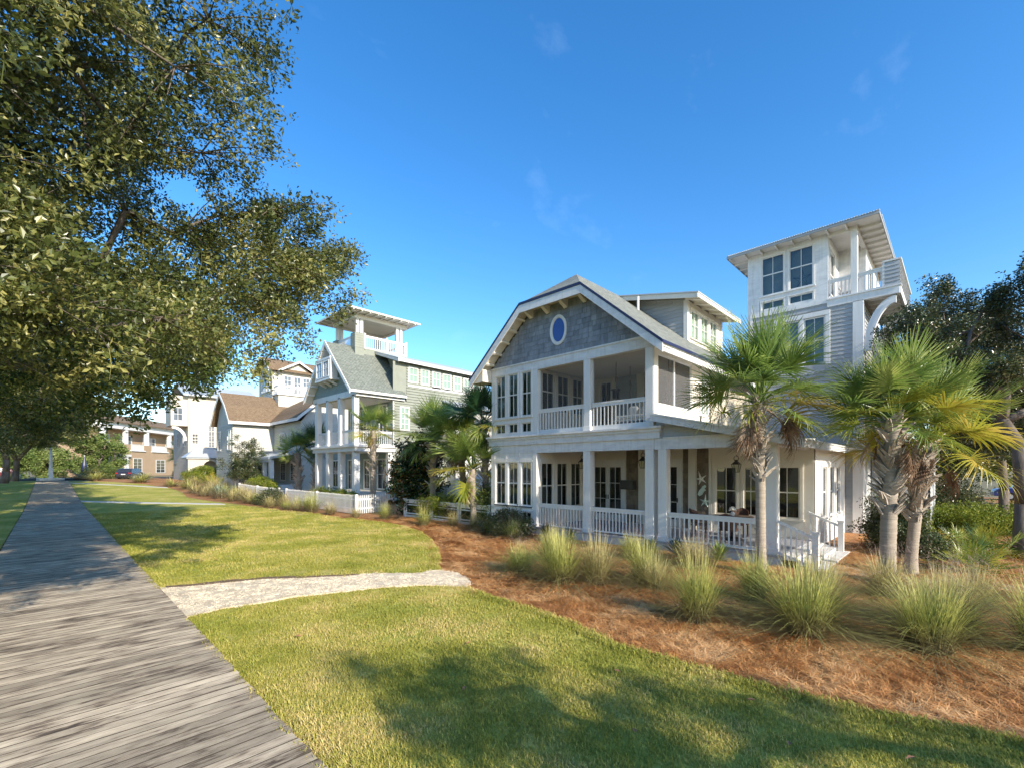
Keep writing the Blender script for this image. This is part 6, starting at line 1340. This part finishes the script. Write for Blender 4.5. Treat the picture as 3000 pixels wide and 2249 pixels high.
# ================================================================== vehicles far away
def car(name, label, loc, rz, paint, cat='car', L_=4.6, W_=1.85, H=1.6):
    o = thing(name, label, cat, loc, rz, local=True); w = W_/2
    side = [(-L_/2, .45), (-L_/2, .95), (-L_/2+.12, 1.02), (-L_/2+.55, H-.05), (-L_/2+.85, H), (.55, H), (1.25, 1.02), (2.1, .9), (L_/2, .72), (L_/2, .35), (-L_/2, .3)]
    mb = MB(); n = len(side); lay = [(-w, .0), (-w, 0), (w, 0)]
    def ins(z): return .22*max(0, z-1.0)
    for s in (-1, 1):
        for x, z in side: mb.v.append((x, s*(w-ins(z)), z))
    mb.f.append(tuple(range(n))[::-1]); mb.f.append(tuple(range(n, 2*n)))
    for i in range(n): j = (i+1) % n; mb.f.append((i, j, n+j, n+i))
    body_ = mb.build('body', paint, o, bevel=.05)
    mb = MB(); mb.quad((-L_/2+.14, -w+.12, 1.06), (-L_/2+.14, w-.12, 1.06), (-L_/2+.5, w-.24, H-.12), (-L_/2+.5, -w+.24, H-.12)); mb.v = [(x-.012, y, z) for x, y, z in mb.v]; mb.build('rear_window', darkglass, o)
    mb = MB(); mb.quad((.62, -w+.25, H-.1), (.62, w-.25, H-.1), (1.22, w-.14, 1.07), (1.22, -w+.14, 1.07)); mb.v = [(x+.02, y, z+.012) for x, y, z in mb.v]; mb.build('windscreen', darkglass, o)
    for s in (-1, 1):
        for a, b in ((-1.5, -.75), (-.68, .1), (.17, .75)): mb = MB(); e = s*(w+.004); f = s*(w-.105); mb.quad((a, e, 1.04), (b+.05*(b > .5)*6, e, 1.04), (b, f, H-.12), (a, f, H-.12)); mb.build('side_window', darkglass, o)
        for x in (-1.4, 1.4):
            mb = MB(); mb.tube([(x, s*(w-.2), .33), (x, s*(w+.01), .33)], .33, 18); t_ = mb.build('wheel', black, o); mb = MB(); mb.tube([(x, s*(w+.0), .33), (x, s*(w+.02), .33)], .19, 12); mb.build('rim', greyroof, t_)
        MB().box(-L_/2-.02, -L_/2+.05, s*w-.3*(s > 0), s*w+.3*(s < 0), .85, 1.0).build('tail_light', pmat('tail_light_red', (.35, .01, .01), .3, .05), o)
    MB().box(-L_/2-.05, -L_/2+.1, -w+.08, w-.08, .38, .62).build('bumper', black, o); MB().box(-L_/2-.015, -L_/2, -.26, .26, .70, .82).build('number_plate', white, o)
    return o
car('parked_car', 'dark suv parked before the tan building, seen from behind', (8.6, 88.0, .95), R(62), pmat('dark_car_paint', (.02, .02, .04), .25, .1, 1, 0, 20, .6))
car('parked_car', 'red car parked under the trees left of the flagpole', (-5.6, 98, 1.05), R(178), pmat('red_car_paint', (.30, .03, .03), .3, .1, 1, 0, 20, .6))
car('parked_car', 'silver car at the far left edge, behind the thick oak trunk', (-8.6, 96, 1.05), R(175), pmat('silver_car_paint', (.45, .46, .5), .3, .1, 1, 0, 20, .6))
car('parked_car', 'blue car glimpsed on the street beyond the right hand garden', (55, -4.2, 0), R(95), pmat('blue_car_paint', (.03, .05, .22), .3, .1, 1, 0, 20, .6))
o = thing('closed_umbrella', 'closed dark navy umbrella standing in the bed beside the far bush', 'umbrella', (3.9, 97, 1)); mb = MB(); mb.tube([(3.9, 97, 1), (3.9, 97, 4.6)], .04, 6); mb.build('pole', white, o); mb = MB(); mb.tube([(3.9, 97, 2.0), (3.9, 97, 2.3), (3.9, 97, 4.4)], [.42, .45, .06], 10); mb.build('canopy', navy, o)
o = thing('sign_post', 'thin rust coloured sign post left of the flagpole', 'sign', (-3.0, 90, 1.)); mb = MB(); mb.box(-3.05, -2.95, 89.95, 90.05, 1, 4.1); mb.build('post', pmat('rusty_post', (.35, .14, .06), .8), o); MB().box(-3.35, -2.65, 89.9, 89.94, 1.3, 1.75).build('sign_board', white, o)
for i, (x, y) in enumerate(((27.9, -1.9), (33, 1.2))):
    o = thing('wood_post', ['square reddish wood post in the garden beside the right hand oak', 'farther reddish wood post behind the rear palm'][i], 'post', (x, y, 0)); mb = MB(); mb.box(x-.13, x+.13, y-.13, y+.13, 0, 3.4); mb.build('post', pmat('red_wood%d' % i, (.26, .10, .05), .8, .2, 6, .3), o)
# ================================================================== porch things
def lantern(label, x, y, ztop, z1, s=1.):
    o = thing('gas_lantern', label, 'lantern', (x, y, z1), group='black gas lanterns of the porch'); mb = MB()
    mb.tube([(x, y, ztop), (x, y, z1+.60*s)], .012, 6); n = 10
    pts = [(x, y+.07*s*math.sin(math.pi*i/n)*1.2, z1+.42*s+.2*s*(1-math.cos(math.pi*i/n))/2) for i in range(n+1)]; mb.tube(pts, .010, 5); mb.tube([(p[0], 2*y-p[1], p[2]) for p in pts], .010, 5)
    mb.build('hanger', black, o)
    def ring(r, z): return [(x-r, y-r, z), (x+r, y-r, z), (x+r, y+r, z), (x-r, y+r, z)]
    mb = MB(); A_, B_, C_, D_ = ring(.08*s, z1), ring(.135*s, z1+.30*s), ring(.045*s, z1+.42*s), ring(.05*s, z1+.47*s)
    for i in range(4):
        j = (i+1) % 4; mb.beam(A_[i], B_[i], .016*s, .016*s); mb.beam(A_[i], A_[j], .018*s, .018*s); mb.beam(B_[i], B_[j], .022*s, .022*s); mb.quad(B_[i], B_[j], C_[j], C_[i]); mb.quad(C_[i], C_[j], D_[j], D_[i]); m_ = [(Vector(A_[i])+Vector(A_[j]))/2, (Vector(B_[i])+Vector(B_[j]))/2]
    mb.quad(*D_); mb.quad(*ring(.085*s, z1-.005)); mb.build('frame', black, o)
    mb = MB()
    for i in range(4): j = (i+1) % 4; mb.quad(A_[i], A_[j], B_[j], B_[i])
    mb.build('lantern_glass', glassmat('clear_glass', (.85, .85, .8), .03) if 'clear_glass' not in bpy.data.materials else bpy.data.materials['clear_glass'], o)
    mb = MB(); mb.tube([(x, y, z1), (x, y, z1+.10*s)], .012, 6); mb.build('burner', white2, o); return o
lantern('black lantern hanging from the wing porch beam, left of the leaning palm', 14.2, 4.69, 3.2, 2.48, .78)
lantern('black lantern hanging inside the porch beside the corner column', 14.3, 7.75, 3.5, 2.60, .85)
lantern('black lantern half hidden behind the middle lower column', 14.4, 10.35, 3.5, 2.58, .85)
def upper_lamp(): pass
# starfish and shell ornaments on the shingle strip
orn = pmat('white_plaster', (.72, .72, .66), .7, .08, 12, .3)
def starfish(label, y, z, r, rot, m_=None, name='starfish_ornament'):
    o = thing(name, label, 'wall ornament', (17.06, y, z)); mb = MB(); P = []
    for i in range(10): a = rot+math.pi*2*i/10; q = r*(1.25 if i == 0 else 1) if i % 2 == 0 else r*.30; P.append((17.04, y+q*math.sin(a), z+q*math.cos(a)))
    n = len(mb.v); mb.v += P+[(16.98, y, z)]+[(17.065, p[1], p[2]) for p in P]
    for i in range(10): j = (i+1) % 10; mb.f.append((i, j, 10)); mb.f.append((i, j, 11+j, 11+i))
    mb.build('body', m_ or orn, o); return o
starfish('uppermost white starfish on the shingle strip beside the wing windows', 6.88, 2.20, .24, .3)
starfish('lowest pale green starfish of the three shingle strip ornaments', 6.73, 1.36, .22, -.1, pmat('pale_green_plaster', (.55, .66, .58), .7, .08))
o = thing('shell_ornament', 'pale green fish shaped shell ornament between the two starfish', 'wall ornament', (17.05, 6.8, 1.75)); mb = MB()
P = [(6.98, 1.62), (6.92, 1.78), (6.84, 1.86), (6.80, 1.93), (6.72, 1.98), (6.68, 1.92), (6.74, 1.84), (6.68, 1.78), (6.76, 1.74), (6.82, 1.62), (6.92, 1.56)]
mb.prism([(17.0, a, b) for a, b in P], (.05, 0, 0)); mb.build('body', bpy.data.materials['pale_green_plaster'], o)
# black wall box on the porch
o = thing('grill_cover', 'black box shaped cover mounted on the shingles beside the french doors', 'wall box', (16.95, 9.8, 1.7)); mb = MB(); mb.box(16.72, 17.0, 9.53, 10.12, 1.72, 2.06); mb.box(16.68, 17.02, 9.50, 10.15, 2.06, 2.10); mb.build('box', black, o); 
# rope hung swing bed and lamp on the upper porch
o = thing('porch_swing', 'hanging swing bed with white cushions behind the upper railing', 'swing', (15.2, 8.2, 4.4)); rope = pmat('rope', (.16, .12, .09), .9)
for x_, y_ in ((14.7, 9.05), (15.7, 9.05), (14.7, 7.5), (15.7, 7.5)):
    mb = MB(); mb.tube([(x_, y_, 6.5), (x_, y_, 4.35)], .014, 6); mb.tube([(x_, y_, 5.95), (x_, y_, 5.75)], .035, 6); mb.build('rope', rope, o)
mb = MB(); mb.box(14.65, 15.75, 7.4, 9.15, 4.30, 4.38); mb.box(15.65, 15.75, 7.4, 9.15, 4.38, 4.85); mb.build('frame', white2, o)
cush = pmat('white_cushion', (.7, .68, .62), .9, .06)
MB().box(14.68, 15.62, 7.45, 9.1, 4.38, 4.52).build('cushion', cush, o, bevel=.04)
for y_ in (7.7, 8.2, 8.75):
    mb = MB(); mb.box(15.35, 15.52, y_-.2, y_+.2, 4.54, 4.92); mb.build('pillow', cush, o, bevel=.07)
o = thing('wall_lantern', 'black wall lantern on the grey clapboard panel of the upper porch', 'lantern', (17.0, 10.45, 5.6)); mb = MB(); mb.box(16.85, 17.0, 10.35, 10.55, 5.55, 5.9); mb.box(16.8, 17.05, 10.3, 10.6, 5.9, 5.95); mb.build('frame', black, o)
# dining set on the wing porch
wick = pmat('brown_wicker', (.12, .065, .045), .7, .3, 30, .6, 60, .3); teak = pmat('teak', (.22, .15, .10), .6, .2, 8)
o = thing('dining_table', 'round porch dining table with white dishes behind the wing railing', 'table', (15.4, 5.2, .3)); mb = MB(); mb.tube([(15.4, 5.2, 1.02), (15.4, 5.2, 1.06)], .62, 28); mb.build('table_top', teak, o); mb = MB(); mb.tube([(15.4, 5.2, .3), (15.4, 5.2, .36), (15.4, 5.2, .42), (15.4, 5.2, 1.02)], [.3, .28, .06, .06], 12); mb.build('pedestal', black, o)
def chair(label, x, y, rz, m_):
    o = thing('porch_chair', label, 'chair', (x, y, .3), rz, group='wicker chairs round the porch table', local=True); mb = MB(); mb.box(-.25, .25, -.25, .25, .40, .46); mb.build('seat', m_, o, bevel=.02)
    mb = MB(); n = 8
    for i in range(n):
        a0, a1 = R(-65+130*i/n), R(-65+130*(i+1)/n); mb.prism([(-.28*math.cos(a0), .28*math.sin(a0), .46), (-.28*math.cos(a1), .28*math.sin(a1), .46), (-.36*math.cos(a1), .30*math.sin(a1), .95-.1*abs(a1)), (-.36*math.cos(a0), .30*math.sin(a0), .95-.1*abs(a0))], (.03, 0, 0))
    mb.build('backrest', m_, o)
    for a in (-.21, .21):
        for b in (-.21, .21): MB().box(a-.02, a+.02, b-.02, b+.02, 0, .4).build('leg', m_, o)
    return o
chair('wicker chair left of the porch table, nearest the corner column', 15.2, 6.15, R(-80), wick); chair('wicker chair with its back to the wing railing', 14.55, 5.0, R(0), wick); chair('wicker chair at the right end of the porch table', 15.5, 4.25, R(85), wick); chair('wicker chair against the wing windows', 16.3, 5.3, R(180), wick)
o = thing('flower_vase', 'small white vase of flowers in the middle of the porch table', 'vase', (15.4, 5.2, 1.06)); mb = MB(); mb.tube([(15.4, 5.2, 1.06), (15.4, 5.2, 1.14), (15.4, 5.2, 1.2)], [.05, .07, .04], 10); mb.build('vase', white, o); mb = MB()
for i in range(30): a, e = random.uniform(0, 6.28), random.uniform(.2, 1.4); c = Vector((15.4+.11*math.cos(a)*math.cos(e), 5.2+.11*math.sin(a)*math.cos(e), 1.2+.14*math.sin(e))); mb.beam(c, c+Vector((.02, .02, .02)), .03, .03)
mb.build('flowers', cush, o)
# rocking chair on the tower balcony
o = thing('rocking_chair', 'white rocking chair on the tower balcony', 'chair', (23.6, 3.4, 9.55)); x, y, z = 23.6, 3.4, 9.55
for s in (-.24, .24): mb = MB(); pts = [(x-.42+.12*i, y+s, z+.03+.10*((i-3.5)/3.5)**2) for i in range(8)]; mb.tube(pts, .02, 5); mb.build('rocker', white, o); mb = MB(); mb.beam((x-.2, y+s, z+.05), (x-.2, y+s, z+.62), .04, .04); mb.beam((x+.2, y+s, z+.05), (x+.32, y+s, z+1.1), .04, .04); mb.beam((x-.28, y+s, z+.62), (x+.22, y+s, z+.62), .07, .03); mb.build('side_frame', white, o)
MB().box(x-.24, x+.22, y-.24, y+.24, z+.38, z+.42).build('seat', white, o)
for i in range(6): yy_ = y-.2+i*.08; MB().beam((x+.22, yy_, z+.42), (x+.33, yy_, z+1.1), .04, .015).build('slat', white, o)
o = thing('balcony_lamp', 'dark wall lamp on the recessed wall of the tower balcony', 'lantern', (24.8, 3.2, 10.9)); mb = MB(); mb.tube([(24.72, 3.2, 10.75), (24.72, 3.2, 11.1)], .07, 10); mb.box(24.72, 24.9, 3.17, 3.23, 10.95, 11.0); mb.build('body', black, o)
# star pendant in the tower window
o = thing('star_pendant', 'dark wire star pendant hanging inside the right tower window', 'lamp', (22.78, 4.84, 10.5)); mb = MB(); mb.tube([(22.78, 4.84, 12.1), (22.78, 4.84, 11.1)], .012, 5); c = Vector((22.78, 4.84, 10.72)); 
for i in range(5):
    a = 2*math.pi*i/5; tip = c+Vector((0, math.sin(a)*.36, math.cos(a)*.42)); a2, a3 = a-.63, a+.63; q2, q3 = c+Vector((0, math.sin(a2)*.14, math.cos(a2)*.14)), c+Vector((0, math.sin(a3)*.14, math.cos(a3)*.14))
    for q in (q2, q3, c+Vector((-.05, 0, 0)), c+Vector((.05, 0, 0))): mb.tube([q, tip], .008, 4)
mb.build('frame', black, o)
# fallen leaves and chips on the lawn
lm = [pmat('dry_leaf', (.33, .16, .08), .7, .2, 20), ]
for i, (x, y) in enumerate(((4.2, 5.0), (4.9, 3.0), (4.7, 1.1), (5.3, 1.6), (3.3, 4.0), (2.6, 7.0), (3.9, 2.2), (5.2, .3), (6.6, 13.0), (3.2, 14.5))):
    mb = MB(); a = i*1.7; l = .05; d = Vector((math.cos(a), math.sin(a), 0)); s = Vector((-d.y, d.x, 0)); c = Vector((0, 0, .0))
    mb.quad(-d*l, s*l*.45+Vector((0, 0, .015)), d*l+Vector((0, 0, .01)), Vector((0, 0, .0))); mb.quad(-d*l, Vector((0, 0, 0)), d*l+Vector((0, 0, .01)), -s*l*.45+Vector((0, 0, .018)))
    lf_ = mb.build('fallen_leaf', lm[0], None); lf_.location = (x, y, .105); tag(lf_, 'dry brown leaf lying on the sunny lawn', 'leaf', 'fallen leaves on the lawn')
